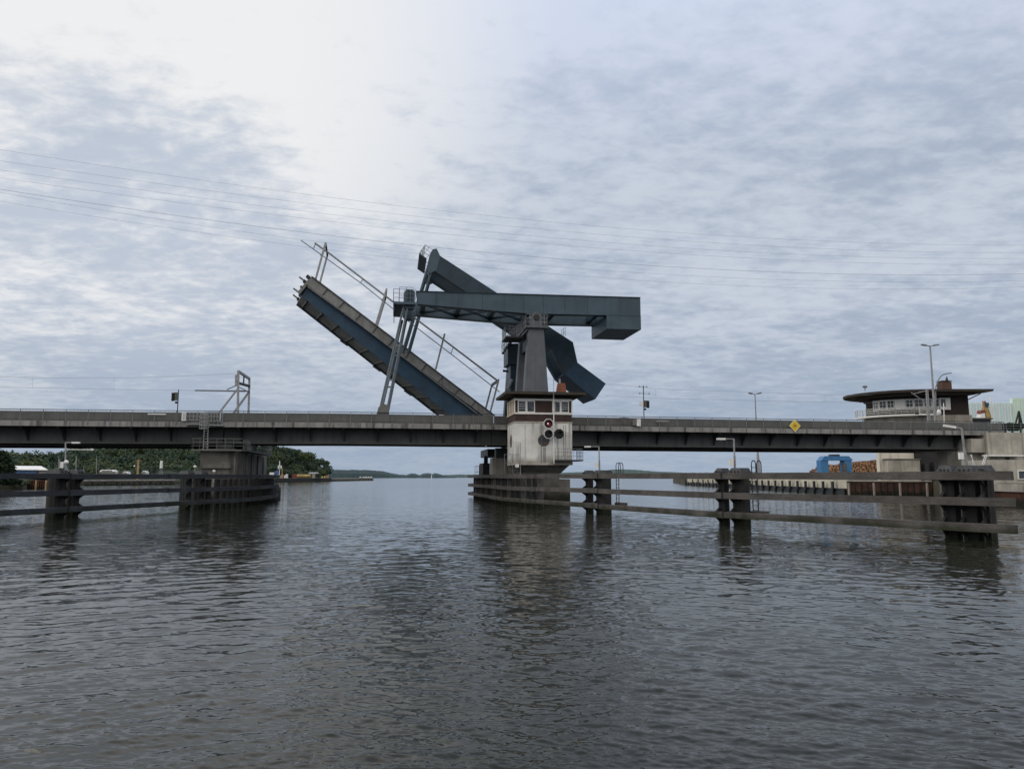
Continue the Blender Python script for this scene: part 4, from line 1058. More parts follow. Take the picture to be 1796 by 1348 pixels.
for x0,y0,x1,y1 in [(1702,797,1711,817),(1704,797,1707,817),(1728,797,1722,817),(1731,797,1724.5,817)]:
    m.tube(at(x0,y0,q[1]), at(x1,y1,q[1]), .022, n=5)
gr = thing('grab_rail', 'two slanting white grab rails on top of the near right dolphin', 'grab rail', at(1716,817,q[1])); m.build('bar', M['white'], gr)
# tower-pier piling behind the curved rails
pf = thing('pile_row', 'row of dark piles behind the curved rails of the tower pier fender', 'piles', (-3,97,0))
cur = [Vector((x,y)) for x,y in RF[4:]]
acc = 0
for a, b in zip(cur[:-1], cur[1:]):
    L = (b-a).length; dd = (b-a)/L; n_ = Vector((dd.y,-dd.x)); st = 1.5
    k = int(L/st)
    for i in range(k):
        c = a+dd*(L*(i+.5)/k)+n_*.62
        MB().tube((c.x,c.y,-1.5), (c.x,c.y,2.86+random.uniform(-.06,.04)), .27, n=9).build('pile', M['pile' if i%3 else 'timber'], pf)
pd = thing('deck_edge', 'timber walkway planks on top of the tower pier fender', 'walkway', (-3,97,2.6))
m = MB()
for a, b in zip(cur[1:-1], cur[2:]):
    dd = (b-a).normalized(); n_ = Vector((dd.y,-dd.x)); a2, b2 = a+n_*.36, b+n_*.36; a3, b3 = a+n_*1.5, b+n_*1.5
    m.hexa([(a2.x,a2.y,2.88),(b2.x,b2.y,2.88),(b3.x,b3.y,2.88),(a3.x,a3.y,2.88),(a2.x,a2.y,3.0),(b2.x,b2.y,3.0),(b3.x,b3.y,3.0),(a3.x,a3.y,3.0)])
m.build('plank', M['timber'], pd)
# left-hand fence
LF = [(-38.0,37),(-34.6,49.5),(-33.0,55.6),(-30.9,67),(-28.6,75.5),(-28.4,84),(-29.6,93),(-31.6,101),(-33.9,107.5),(-36,109.5)]
fence('fender_fence', 'blue-black timber fender fence with three rails on the left, curving round the left pier', LF, M['timberL'], -1, {2,3})
aL = ang_of(LF[3], LF[2])
k = place(152, LF[2], aL)
t4_, F4 = dolphin('left steel dolphin with twin columns and a lamp post, at the left picture edge', k, aL, (.6,.95), .8, deps=(.7,.8), flip=-1)
q = F4(1.9,1.2,3.5); dock_lamp('lamp post with right-hand arms on the left dolphin', at(115,825,q[1]), at(115,776,q[1]), Vector((.55,.0,.0)))
x = Vector(at(115.5,788,q[1])); fx = thing('light_bar', 'slim white light bar jutting right from the left dolphin lamp post', 'light', tuple(x))
MB().tube(x, x+Vector((1.9,0,-.02)), .03).build('arm', M['white'], fx); MB().ico(x+Vector((1.98,0,-.02)), (.14,.1,.08), 1).build('lamp_head', M['white'], fx)
cmf = thing('signal_horn', 'pale round horn and crossed struts on top of the left dolphin', 'horn', at(116,825,q[1]-.4))
MB().ico(at(116.5,810,q[1]-.3),(.17,.12,.15),2).build('bell', M['white'], cmf, smooth=True)
m = MB()
for x0,y0,x1,y1 in [(104,805,103,826),(113,812,120,826),(120,812,113,826),(134,800,133,826),(129,815,134,808)]:
    m.tube(at(x0,y0,q[1]-.2), at(x1,y1,q[1]-.2), .03, n=5)
m.build('strut', M['steel'], cmf)
# dolphin-like cluster where the left fence meets its pier
t5_, F5 = dolphin('dark steel dolphin at the front of the left pier', (LF[3][0]+.9,LF[3][1]+3.2), ang_of(LF[3],LF[4]), (.8,.9), 1.1, deps=(.7,.8), flip=1)
pf = thing('pile_row', 'row of dark piles behind the curved rails of the left pier fender', 'piles', (-29,88,0))
cur = [Vector((-29.3,72.8))]+[Vector((x,y)) for x,y in LF[4:]]
for a, b in zip(cur[:-1], cur[1:]):
    L = (b-a).length; dd = (b-a)/L; n_ = Vector((-dd.y,dd.x)); k = max(1,int(L/1.3))
    for i in range(k):
        c = a+dd*(L*(i+.5)/k)+n_*.65
        MB().tube((c.x,c.y,-1.5), (c.x,c.y,2.8), .3, n=9).build('pile', M['pile'], pf)
m = MB()
wl = thing('access_ladder', 'slim steel ladder left of the left pier at the fender fence', 'ladder', (-30.5,68,0))
q0 = at(320,842,67.5); q1 = at(320,880,67.5)
for x in (320,324.5): m.tube(at(x,838,67.3), at(x,884,67.3), .035, n=5)
m.build('stringer', M['darksteel'], wl)
m = MB()
for i in range(12): m.tube(at(320,842+3.4*i,67.3), at(324.5,842+3.4*i,67.3), .022, n=4)
m.build('rung', M['darksteel'], wl)

# ---------------------------------------------------------------- signals, masts and wires on the bridge
def traffic(label, px, ytop, ybase, head, flip, tt, ant=False):
    s, z0_ = ub(px, ybase, tt); z1_ = ub(px, ytop, tt)[1]
    th = thing('traffic_light', label, 'traffic light', B(s,tt,ZC), BR, 'road signals on the bridge')
    MB().tube(B(s,tt,ZC-.1), B(s,tt,z1_), .055, n=8).build('pole', M['darksteel'], th)
    y0, y1 = head; za, zb_ = ub(px,y0,tt)[1], ub(px,y1,tt)[1]; f = flip
    hb = MB(B).box(*sorted((s+f*.1,s+f*.32)), tt-.16, tt+.16, zb_, za).build('signal_head', M['ybar'], th)
    for i in range(3):
        z = zb_+(za-zb_)*(i+.5)/3
        MB().tube(B(s+f*.32,tt,z), B(s+f*.68,tt,z-.07), .16, .19, n=10).build('visor', M['black'], hb)
    MB(B).box(*sorted((s,s+f*.3)), tt-.05, tt+.05, zb_-.35, zb_-.12).build('bracket', M['black'], th)
    if ant:
        m = MB(); z = ub(px,ytop+2,tt)[1]; z2 = ub(px,690,tt)[1]
        m.tube(B(s-.5,tt,z),B(s+.5,tt,z),.025,n=5); m.tube(B(s-.5,tt,z2),B(s+.75,tt,z2),.025,n=5); m.build('arm', M['steel'], th)
        for a_, zz_ in ((-.5,z),(.45,z),(-.5,z2),(.75,z2)): MB().ico(B(s+a_,tt,zz_+.02),.11,1).build('sensor', M['steel'], th)
        MB(B).box(s-.5,s-.08,tt-.1,tt+.1,zb_+.2,zb_+.7).build('switch_box', M['white'], th)
traffic('traffic light facing left on the left road span', 311, 683, 724, (688,702), -1, 1.0)
traffic('traffic light facing right with sensor arms on the right road span', 1129.5, 676, 730, (702,714), 1, 1.0, True)
# catenary gantry on the railway by the left pier
ga = thing('catenary_gantry', 'grey steel catenary gantry with long arm standing left of the raised leaf', 'gantry', B(ub(425,720,12)[0],13,9), BR)
tg = 11.6; tb = 16.8
def bb2(pa, pb, w=.22, tt=tg, mt='steel', par=ga, name='strut'):
    a, b = ub(*pa,tt), ub(*pb,tt); return MB().bar(B(a[0],tt,a[1]), B(b[0],tt,b[1]), w).build(name, M[mt], par)
def z_(p, tt=tg): return ub(*p,tt)
for x,y0 in ((417,651),):
    bb2((417,735),(418,651),.26,name='post')
    bb2((381,728),(416,683),.2)
s2_, zq2 = z_((437,664), tb)
for (pa,pb,n_) in [((435.5,735),(437.5,664),'post'),((407,728),(436,688),'strut')]:
    bb2(pa,pb,.24,tb,name=n_)
A = z_((418,651)); A2 = z_((437.5,664),tb); C_ = z_((416,671)); C2 = z_((437.5,677),tb)
MB().bar(B(A[0],tg,A[1]),B(A2[0],tb,A2[1]),.26,.3).build('cross_beam', M['steel'], ga)
MB().bar(B(C_[0],tg,C_[1]),B(C2[0],tb,C2[1]),.26,.3).build('cross_beam', M['bracket'], ga)
D_ = z_((417,685)); D2 = z_((437.5,686),tb)
MB().bar(B(D_[0],tg,D_[1]),B(D2[0],tb,D2[1]),.16,.16).build('cross_beam', M['thin'], ga)
bb2((414.5,657),(414.5,675),.3,name='insulator_box')
MB().bar(B((A[0]+A2[0])/2,(tg+tb)/2,(A[1]+A2[1])/2),B((C_[0]+C2[0])/2,(tg+tb)/2,(C_[1]+C2[1])/2),.16).build('strut', M['bracket'], ga)
bb2((342,684.5),(437,686),.17,13.6,'thin',name='conductor_rail')
bb2((398,683),(416,675),.12,13.2,'thin'); bb2((420,679),(434,686),.12,13.2,'thin')
def wire(name, label, pts, r, cat='wire', group=None):
    o = MB().path(pts, r, 5).build(name, M['wire']); return tag(o, label, cat, group)
def cat_wire(label, pm, pc, tt, drops):
    th = thing('catenary_wire', label, 'overhead wire', B(ub(*pm[0],tt)[0],tt,ub(*pm[0],tt)[1]), BR)
    f = lambda p: B(ub(*p,tt)[0],tt,ub(*p,tt)[1])
    MB().path([f(p) for p in pm], .015, 5).build('messenger_wire', M['wire'], th)
    MB().path([f(p) for p in pc], .015, 5).build('contact_wire', M['wire'], th)
    for (a,b) in drops: MB().tube(f(a), f(b), .010, n=4).build('dropper', M['wire'], th)
cat_wire('thin railway catenary over the left span', [(-30,660),(100,662.5),(230,662),(300,660),(415,655)], [(-30,678),(100,680.5),(250,683.5),(342,684.5)], 14,
         [((57,662),(57,679.5)),((200,662),(200,682.5))])
cat_wire('thin railway catenary over the right span', [(1062,672),(1150,682),(1300,687),(1450,692),(1530,693)], [(1062,694),(1150,698),(1300,702),(1450,705),(1530,706)], 14,
         [((1150,682),(1150,698)),((1347,689),(1347,703.5)),((1447,692),(1447,705))])
# high-voltage line crossing behind the bridge
labs = ['topmost','second','third','fourth','fifth','sixth','lowest']
W7 = [(262.5,361,401,430),(282,376,415,443),(298,390,428,453),(312,402,439,463.5),(332,427,463,480),(337.5,441,477,492),(353,453,490,503)]
for n_,(w,la) in enumerate(zip(W7,labs)):
    xs = np.array([0,700,1100,1796.]); cf = np.polyfit(xs, np.array(w), 3)
    pts = []
    for x in np.linspace(-160,1960,60):
        Y = 118+44*(x/1796); pts.append(at(x, float(np.polyval(cf,x)), Y))
    wire('power_line', la+' of the seven high-voltage cables crossing the sky', pts, .017 if n_ != 4 else .026, 'power line', 'high-voltage cables')
# street lamps
def mast(label, px, ytop, ybot, Y, arms, r=.14, group='double-headed lamp masts'):
    b_, t_ = at(px[1],ybot,Y), at(px[0],ytop,Y); x = (b_[0]+t_[0])/2
    th = thing('street_lamp', label, 'street lamp', (x,Y,b_[2]), 0, group)
    MB().tube((x,Y,b_[2]), (x,Y,t_[2]), r, r*.62, n=10).build('pole', M['steel'], th)
    for f in (-1,1):
        L = arms
        m = MB(); m.bar((x,Y,t_[2]-.1),(x+f*L*.45,Y,t_[2]+.02),.14,.12); m.bar((x+f*L*.4,Y,t_[2]+.04),(x+f*L,Y,t_[2]+.16),.42,.2); hd = m.build('lamp_head', M['thin'], th)
        MB().bar((x+f*L*.5,Y,t_[2]-.06),(x+f*L*.95,Y,t_[2]+.05),.3,.03).build('lens', M['glass'], hd)
    return th
mast('tall double-headed street lamp rising by the round control house', (1632,1640), 606, 745, 122, 1.45, .2)
mast('shorter double-headed street lamp midway along the right span', (1324.5,1326), 690.5, 745, 132, 1.15, .13)
s, z0_ = ub(1640,740,12); th = thing('street_lamp', 'curved whip street lamp in front of the round control house', 'street lamp', B(s,10.6,9), BR)
f = lambda x,y: B(ub(x,y,10.6)[0],10.6,ub(x,y,10.6)[1])
MB().path([f(1642,745),f(1641,690),f(1641.5,678),f(1644.5,668),f(1649.5,660),f(1655,656.3),f(1661,655)], .08, 8).build('pole', M['thin'], th)
MB().bar(f(1660,655),f(1668,654),.3,.13).build('lamp_head', M['thin'], th)
th = thing('catenary_mast', 'grey lattice catenary mast with bracket arm before the round control house', 'mast', B(ub(1628,740,18.5)[0],18.5,9), BR)
f = lambda x,y: B(ub(x,y,18.5)[0],18.5,ub(x,y,18.5)[1])
for dx in (-1.3,1.3): MB().bar(f(1629.5+dx*1.6,742),f(1625.5+dx,683),.14).build('post', M['steel'], th)
m = MB()
for i in range(9): y = 742-6.4*i; xx = 1629.5-(742-y)*.068; m.bar(f(xx-1.8,y),f(xx+1.8,y-5.8),.08)
m.build('lacing', M['steel'], th)
MB().tube(f(1625,685),f(1602,690.5),.06).build('arm', M['steel'], th); MB().tube(f(1598.5,688.5),f(1622,705),.08).build('arm', M['steel'], th)
MB().ico(f(1647,723),(.35,.3,.5),2).build('tension_weight', M['white'], th)
th = thing('marker_post', 'short white post on the right span below the curved street lamp', 'post', B(ub(1655,740,9.6)[0],9.6,9), BR)
f = lambda x,y: B(ub(x,y,9.6)[0],9.6,ub(x,y,9.6)[1])
MB().tube(f(1656.2,742),f(1655,707),.06).build('post', M['white'], th); MB().ico(f(1655,706.5),.09,1).build('finial', M['steel'], th)
th = thing('light_pole', 'plain grey pole standing on the quay under the right span', 'pole', at(1330,826,190)); 
MB().tube(at(1331.5,836,190), at(1329,797,190), .42, .3, n=10).build('pole', M['steel'], th); MB().tube(at(1329,797,190), at(1328.6,780,190), .25, n=8).build('top', M['steel'], th)
# ---------------------------------------------------------------- round control house on the right bank
HY = 128.0; dep = 13.0
hs = thing('control_house', 'round-ended brown control house with a wide flat roof on the right bank', 'control house', at(1605,740,HY)[:2]+(8,))
hx0, hx1 = at(1519,700,HY+dep/2)[0], at(1698,700,HY)[0]
zr = at(1600,684,HY-3.6)[2]
dep = 13.0
def capsule(x0, x1, y0, y1, r, n=18):      # rounded at the left end
    yc = (y0+y1)/2; ry = (y1-y0)/2; pts = [(x1,y0),(x1,y1)]
    for i in range(n+1):
        a = math.pi/2+math.pi*i/n; pts.append((x0+r+r*math.cos(a), yc+ry*math.sin(a)))
    return pts
rx0, rx1 = at(1491,690,HY+5.2)[0], at(1741,686,HY-3.4)[0]
rfp = capsule(rx0, rx1, HY-3.6, HY+dep+3, 10.5, 26)
rf = MB().slab(rfp, zr-.16, zr+.0).build('roof', M['eaves'], hs)
MB().slab(capsule(rx0-.05, rx1+.05, HY-3.66, HY+dep+3.05, 10.5, 26), zr+.003, zr+.20).build('roof_edge', M['roof'], rf)
MB().slab(capsule(rx0+2.2, rx1-2.0, HY-2.0, HY+dep+1.2, 9.0, 26), zr-.55, zr-.163).build('soffit', M['eaves'], hs)
zA = at(1600,693,HY)[2]; zB1 = at(1600,698.5,HY)[2]; zB0 = at(1600,716,HY)[2]; zC1 = at(1600,727.5,HY)[2]; zD = at(1600,745,HY)[2]
hw = capsule(hx0, hx1, HY, HY+dep, 8.5, 22)
MB().slab(hw, zB1, zr-.56).build('brick_wall', M['brickd'], hs)
xm = at(1664,705,HY)[0]
MB().slab(capsule(hx0+.35, hx1, HY+.06, HY+dep-.3, 8.2, 22), zC1+.003, zB1-.003).build('brick_wall', M['brickd'], hs)
MB().box(xm, hx1, HY-.0, HY+.055, zC1+.003, zB1-.003).build('brick_wall', M['brickd'], hs)
MB().slab(capsule(hx0-.2, hx1+.3, HY-.25, HY+dep, 8.7, 22), zD-2, zC1).build('plinth', M['concl'], hs)
# window band: individual frames with panes
fl = []
n = 22
for i in range(n+1):
    a = math.pi+math.pi/2*i/n; fl.append(Vector((hx0+8.5+8.5*math.cos(a), HY+dep/2+dep/2*math.sin(a))))
xx = fl[-1].x
while xx < xm: xx += .8; fl.append(Vector((xx, HY)))
cum = [0]
for a, b in zip(fl[:-1], fl[1:]): cum.append(cum[-1]+(b-a).length)
def onband(d_):
    j = min(max(np.searchsorted(cum, d_)-1, 0), len(fl)-2); f_ = (d_-cum[j])/(cum[j+1]-cum[j]); p = fl[j]+(fl[j+1]-fl[j])*f_
    dd = (fl[j+1]-fl[j]).normalized(); return p, Vector((dd.y,-dd.x))
def bandbox(mb, d0, d1, z0, z1, o0, o1):
    p, n0 = onband(d0); q, n1 = onband(d1)
    a0, a1, b0_, b1_ = p+n0*o0, p+n0*o1, q+n1*o0, q+n1*o1
    mb.hexa([(a0.x,a0.y,z0),(b0_.x,b0_.y,z0),(b1_.x,b1_.y,z0),(a1.x,a1.y,z0),(a0.x,a0.y,z1),(b0_.x,b0_.y,z1),(b1_.x,b1_.y,z1),(a1.x,a1.y,z1)])
d_ = cum[4]; wi = 0; k0 = zB0; 
while d_ < cum[-1]-1.6:
    wd = [1.15,1.3,1.2,1.6,1.25,1.5,1.35][wi%7]
    m = MB()
    bandbox(m, d_, d_+wd, zB0-.1, zB0+.16, -.05, .10); bandbox(m, d_, d_+wd, zB1-.22, zB1-.01, -.05, .10)
    bandbox(m, d_, d_+.13, zB0+.161, zB1-.221, -.05, .09); bandbox(m, d_+wd-.13, d_+wd, zB0+.161, zB1-.221, -.05, .09)
    if wi%7 == 3: bandbox(m, d_+.131, d_+wd-.131, zB0+.161, zB1-.221, -.04, .07)
    w = m.build('window', M['frame'], hs)
    if wi%7 != 3:
        m = MB(); bandbox(m, d_+.14, d_+wd-.14, zB0+.17, zB1-.23, -.05, .03); m.build('pane', M['glass'], w)
        m = MB(); md = d_+wd/2; bandbox(m, md-.035, md+.035, zB0+.17, zB1-.23, .031, .06)
        zm = (zB0+zB1)/2+.1; bandbox(m, d_+.14, md-.036, zm-.03, zm+.03, .031, .06); bandbox(m, md+.036, d_+wd-.14, zm-.03, zm+.03, .031, .06); m.build('glazing_bar', M['frame'], w)
    d_ += wd+.05; wi += 1
# white boxed bay towards the right
bx0, bx1 = at(1645,705,HY)[0], at(1664,705,HY)[0]
m = MB(); m.box(bx0,bx1,HY-.5,HY-.01,at(1650,718.5,HY)[2],at(1650,698,HY)[2]); bay = m.build('bay', M['frame'], hs)
MB().box(bx0+.25,bx0+1.0,HY-.54,HY-.503,at(1650,713,HY)[2],at(1650,700,HY)[2]).build('pane', M['glass'], bay)
# curved balcony
zbal = zC1+.15
fb = []
for i in range(19):
    a = math.pi*.93+(math.pi*1.5-math.pi*.93)*i/18; fb.append((hx0+8.5+10.1*math.cos(a), HY+dep/2+(dep/2+1.6)*math.sin(a)))
xe = at(1613,728,HY-1.6)[0]
fb.append((xe, HY-1.6))
inner = [(xe,HY-.02)]+[(p.x,p.y) for p in reversed(fl[:n+1])]
MB().slab(fb+inner, zbal-.32, zbal).build('balcony_floor', M['frame'], hs)
m = MB(); m.rail([(x,y,zbal) for x,y in fb], h=1.15, step=2.2, bars=4, r=.055); m.build('balcony_railing', M['white'], hs)
ch = MB(); cx0, cx1 = at(1652,672,HY+2)[0], at(1669,672,HY+2)[0]; ch.box(cx0,cx1,HY+2,HY+3.6,zr+.31,at(1660,669,HY+2)[2]); ch = ch.build('chimney', M['chimney2'], hs)
MB().box(cx0-.1,cx1+.1,HY+1.9,HY+3.7,at(1660,668,HY+2)[2]+.003,at(1660,667,HY+2)[2]).build('chimney_cap', M['conc'], ch)
q = at(1660.5,668,HY+2); MB().tube(q, at(1660.5,660,HY+2), .3, .05, n=8).build('cowl', M['darksteel'], ch)
MB().box(cx1+.1, at(1676,681,HY+2)[0], HY+2, HY+3, zr+.31, zr+.8).build('hatch', M['roof'], hs)
MB().tube(at(1698,700.5,HY), at(1719.5,690,HY-3.6), .09).build('brace', M['darksteel'], hs)
th = thing('aerial_mast', 'small roof aerial with a dark round head on the left of the house roof', 'aerial', (at(1518,684,HY)[0],HY,zr+.3))
MB().tube((at(1517,684,HY)[0],HY,zr+.28), at(1517,678,HY), .1).build('pole', M['steel'], th); MB().ico(at(1517,678,HY),(.5,.3,.28),1).build('head', M['thin'], th)

# ---------------------------------------------------------------- right bank
land = [(64.4,276),(58.4,131),(69,123.5),(68,104),(54.6,86),(54.0,79),(75,60),(130,60),(400,200),(700,900),(300,1400),(90,420)]
MB().slab(land, -3, 2.3).build('right_bank', M['land'], kind='structure')
def facewall(mb, p, q, z0, z1, o=.25):
    d = Vector((q[0]-p[0],q[1]-p[1])).normalized(); n_ = Vector((d.y,-d.x))
    a, b, c, e = Vector(p), Vector(q), Vector(q)+n_*o, Vector(p)+n_*o
    mb.hexa([(a.x,a.y,z0),(b.x,b.y,z0),(c.x,c.y,z0),(e.x,e.y,z0),(a.x,a.y,z1),(b.x,b.y,z1),(c.x,c.y,z1),(e.x,e.y,z1)])
# pale quay with dark fender posts
qw = thing('quay_wall', 'pale quay wall with dark fender posts beyond the right fence', 'quay wall', (61,200,0))
P0, P1 = (64.4,276), (58.4,131.2)
m = MB(); facewall(m, P0, P1, 1.0, 2.5, -.6); m.build('wall', M['quay'], qw)
m = MB(); facewall(m, (64.0,276), (58.0,131.3), -1, .997, -.25); m.build('pile_zone', M['black'], qw)
nq = 24
for i in range(nq):
    k = (i/nq)**.75; x = P0[0]+(P1[0]-P0[0])*k; y = P0[1]+(P1[1]-P0[1])*k
    MB().box(x-.85,x-.58,y-.35,y+.35,.55,2.2).build('fender', M['black'], qw)
for i in range(60):
    k = i/60; x = P0[0]+(P1[0]-P0[0])*k; y = P0[1]+(P1[1]-P0[1])*k
    if i % 2 == 0: MB().box(x-.66,x-.4,y-.2,y+.2,-.5,1.3).build('pile', M['pile'], qw)
sw = thing('sheet_pile_wall', 'dark ribbed sheet-pile quay under the right end of the bridge', 'quay wall', (64,127,0))
p, q = Vector((58.4,131)), Vector((69,123.5)); 
m = MB(); facewall(m, p, q, -1, 2.2, .3); m.build('wall', M['rustwall'], sw)
m = MB(); facewall(m, p, q, 2.203, 2.45, .5); m.build('capping_beam', M['concl'], sw)
for i in range(13):
    a = p+(q-p)*(i+.3)/13; d2 = (q-p).normalized(); m = MB(); n_ = Vector((d2.y,-d2.x)); c = a+n_*.3
    m.bar((c.x,c.y,-1),(c.x,c.y,2.0),.24,.3); m.build('pile', M['concl' if i%4==0 else 'pile'], sw)
rw = thing('sheet_pile_wall', 'rusty red sheet-pile wall with stone ledge at the right picture edge', 'quay wall', (56,83,0))
for nm,z0,z1,o,mt in (('wall',-1,1.42,.25,'rustwall'),('capping_beam',1.423,2.25,.45,'concl')):
    m = MB(); facewall(m, (67.9,104), (54.6,86), z0, z1, o); facewall(m, (54.6,86), (54.0,79), z0, z1, o); facewall(m, (54.0,79), (75,60), z0, z1, o); m.build(nm, M[mt], rw)
# abutment
ab = thing('abutment', 'pale stained concrete abutment at the right end of the bridge', 'abutment', B(72,8,0), BR)
sA = ub(1697,780,-.2)[0]; sA2 = ub(1733,780,-.6)[0]; zt1 = ub(1712,769,-.2)[1]; zt2 = ub(1745,760,-.6)[1]; zl = ub(1700,797,-.2)[1]
MB(B).box(sA, sA+14, 1.0, 5.5, 0, ZG-.3).build('bearing_wall', M['concl'], ab)
MB(B).box(sA+.6, sA2, -.15, 3, zl+.3, zt1).build('bearing_wall', M['concl'], ab)
MB(B).box(sA2+.02, sA2+22, -.7, 3.6, 0, zt2).build('wing_wall', M['concl'], ab)
MB(B).box(sA2-.25, sA2+22.1, -.8, -.703, zt2-3.0, zt2+.15).build('cornice', M['concl'], ab)
MB(B).box(sA2-1.2, sA2+4, -1.9, -.81, zl-.25, zl-.05).build('ledge', M['frame'], ab)
s, z = ub(1768,808,-.85); MB(B).box(s-.3,s+.25,-.95,-.81,z-.45,z+.4).build('wall_lamp', M['darksteel'], ab)
gh = thing('gatehouse', 'grey rendered wall with a white-framed window low at the right picture edge', 'building', (58,86,2.3))
gx0 = at(1744,830,84)[0]
MB().box(gx0, gx0+16, 84.5, 90, 2.25, at(1760,806,84.5)[2]).build('wall', M['concl'], gh)
a = at(1785.5,826,84.5); b = at(1803,838.5,84.5)
fr_ = MB().box(a[0]-.12,b[0],84.38,84.49,b[2]-.12,a[2]+.12).build('window', M['frame'], gh); MB().box(a[0],b[0]-.1,84.34,84.377,b[2],a[2]).build('pane', M['glass'], fr_)
# river pier of the right span standing on the bank
rp_ = thing('bridge_pier', 'pale concrete pier on the quay under the right span beside the log pile', 'pier', at(1575,840,130)[:2]+(2.3,))
a, b = at(1542,798,128.5), at(1603,798,128.5)
MB().box(a[0], b[0], 128.5, 129.6, 2.2, 7.4).build('shaft', M['concw2'], rp_)
a2, b2 = at(1557,806,127), at(1613,806,127)
MB().box(a2[0], b2[0], 127, 128.49, 2.2, a2[2]).build('shaft', M['concl'], rp_)
MB().box(a2[0]-.15, b2[0]+.1, 126.9, 128.48, a2[2]+.003, a2[2]+.2).build('coping', M['conc'], rp_)
MB().box(b2[0]+.02, at(1700,800,127)[0], 127.5, 140, 2.2, 8.2).build('bearing_block', M['soffit'], rp_)
for k in range(5): MB().box(b2[0]+.6+1.5*k, b2[0]+1.2+1.5*k, 126.5, 127.4, 2.3, 5.2+.3*(k%2)).build('machinery', M['darksteel'], rp_)
bp_ = thing('bollard_post', 'black and white striped post on the quay right of the pale pier', 'post', at(1623.5,853,125))
for i in range(5):
    q0_, q1_ = at(1623.5,855-3.0*i,125), at(1623.5,852-3.0*i,125); MB().tube(q0_, q1_, .22, n=8).build('band', M['white' if i%2 else 'black'], bp_)
MB().tube(at(1623.5,855,125), (at(1623.5,855,125)[0],125,.8), .18).build('base', M['black'], bp_)
# blue gantry
gy = 205
gg = thing('gantry_crane', 'bright blue portal gantry beside the log pile', 'gantry', at(1468,828,gy)[:2]+(2.3,))
def gbox(x0,x1,y0,y1,Y0,Y1,name,mt='crane'):
    a = at(x0,y0,Y0); b = at(x1,y1,Y0); return MB().box(a[0],b[0],Y0,Y1,b[2],a[2]).build(name, M[mt], gg)
gbox(1439.5,1454,807,832,gy,gy+3,'leg'); gbox(1481,1495,807,832,gy,gy+3,'leg')
pg_ = [at(x,y,gy) for x,y in [(1440,807),(1446,799.5),(1488,799.5),(1496,807)]]
m = MB(); m.prism([(p[0],p[2]) for p in pg_], gy-.2, gy+3.2); m.build('crossbeam', M['crane'], gg)
gbox(1480,1486,812,832,gy-1.5,gy-.3,'ladder_box','girder'); gbox(1457,1473,796.5,799.4,gy+.5,gy+2,'winch_house','darksteel')
# logs: an uncountable stack
def logs():
    m = MB(); Y = 222
    def top(px): return float(np.interp(px, [1300,1432,1440,1500,1545,1600], [829,827,818,811,806.5,805]))
    px = 1430.0
    while px < 1600:
        y = 832.0
        while y > top(px)+random.uniform(-.5,1.2):
            r = random.uniform(.24,.42); q = at(px+random.uniform(-1.2,1.2), y, Y+random.uniform(0,.8))
            m.tube(q, (q[0]+random.uniform(-.4,.4), q[1]+4, q[2]), r, n=7); y -= r*2*1.55*FPX/Y/1.9
        px += 3.0
    return m
lm = bpy.data.materials.new('cut_logs'); lm.use_nodes = True; t = NT(lm.node_tree); bsdf = t.n['Principled BSDF']
g = t.new('ShaderNodeNewGeometry'); rp2 = g.outputs['Random Per Island']
nz = t.new('ShaderNodeSeparateXYZ'); t.link(g.outputs['Normal'], nz.inputs[0])
cutf = t.ramp(nz.outputs[1], -.95, -.6, 1, 0)
cc = t.mix(rp2, (.25,.115,.06,1), (.40,.245,.14,1)); bb_ = t.mix(rp2, (.05,.03,.02,1), (.12,.06,.04,1))
t.link(t.mix(cutf, bb_, cc), bsdf.inputs['Base Color']); bsdf.inputs['Roughness'].default_value = .9
lo = logs().build('log_pile', lm, kind='stuff'); tag(lo, 'long stack of orange-brown cut logs behind the blue gantry', 'log pile')
# distant halls, cranes and bushes at the far right
hl = thing('shipyard_hall', 'tall pale ribbed shipyard hall at the right picture edge', 'hall', at(1790,740,620)[:2]+(2,))
xa, xb, xc = at(1690,700,620)[0], at(1774,700,620)[0], at(1880,700,620)[0]
MB().box(xa,xb-.05,620,623,2,at(1740,706,620)[2]).build('wall', M['hall'], hl); MB().box(xb,xc,619,622,2,at(1785,697,616)[2]).build('gable', M['hallg'], hl)
for i in range(17):
    x = xa+(xb-xa)*i/17; MB().box(x, x+(xb-xa)*.022, 619.4, 619.99, 2, at(1740,706.5,620)[2]).build('rib', M['hall' if i%2 else 'white'], hl)
for i in range(6):
    x = xb+1+(xc-xb)*i/9; MB().box(x, x+.7, 618.3, 618.9, 2, at(1785,697.5,616)[2]).build('rib', M['hall'], hl)
cy = 330
cr = thing('harbour_crane', 'yellow harbour crane with a pale red-banded base before the shipyard hall', 'crane', at(1727,740,cy)[:2]+(2,))
def cpoly(pts, Y0, Y1, name, mt):
    m = MB(); m.prism([(at(x,y,Y0)[0],at(x,y,Y0)[2]) for x,y in pts], Y0, Y1); return m.build(name, M[mt], cr)
cpoly([(1720,728),(1723.5,724),(1727.5,724),(1729,742),(1719,742)], cy, cy+3, 'base', 'white')
cpoly([(1720.5,724),(1721,719),(1728,719),(1728,724)], cy-.1, cy+3, 'band', 'redpaint')
cpoly([(1728,714),(1733,714),(1739,730),(1741,738),(1730,738)], cy+.5, cy+3, 'machine_house', 'yelpaint')
for a_,b_ in [((1726,719),(1724.5,703)),((1731,716),(1725.5,703)),((1726.5,704),(1733,716))]: MB().bar(at(*a_,cy+1),at(*b_,cy+1),.7).build('jib', M['tan'], cr)
cpoly([(1730,706),(1734,706),(1735,709),(1733,714),(1730,711)], cy, cy+1, 'cab', 'leafblue')
MB().bar(at(1740,742,cy),at(1738.5,696,cy),.4).build('mast', M['white'], cr)
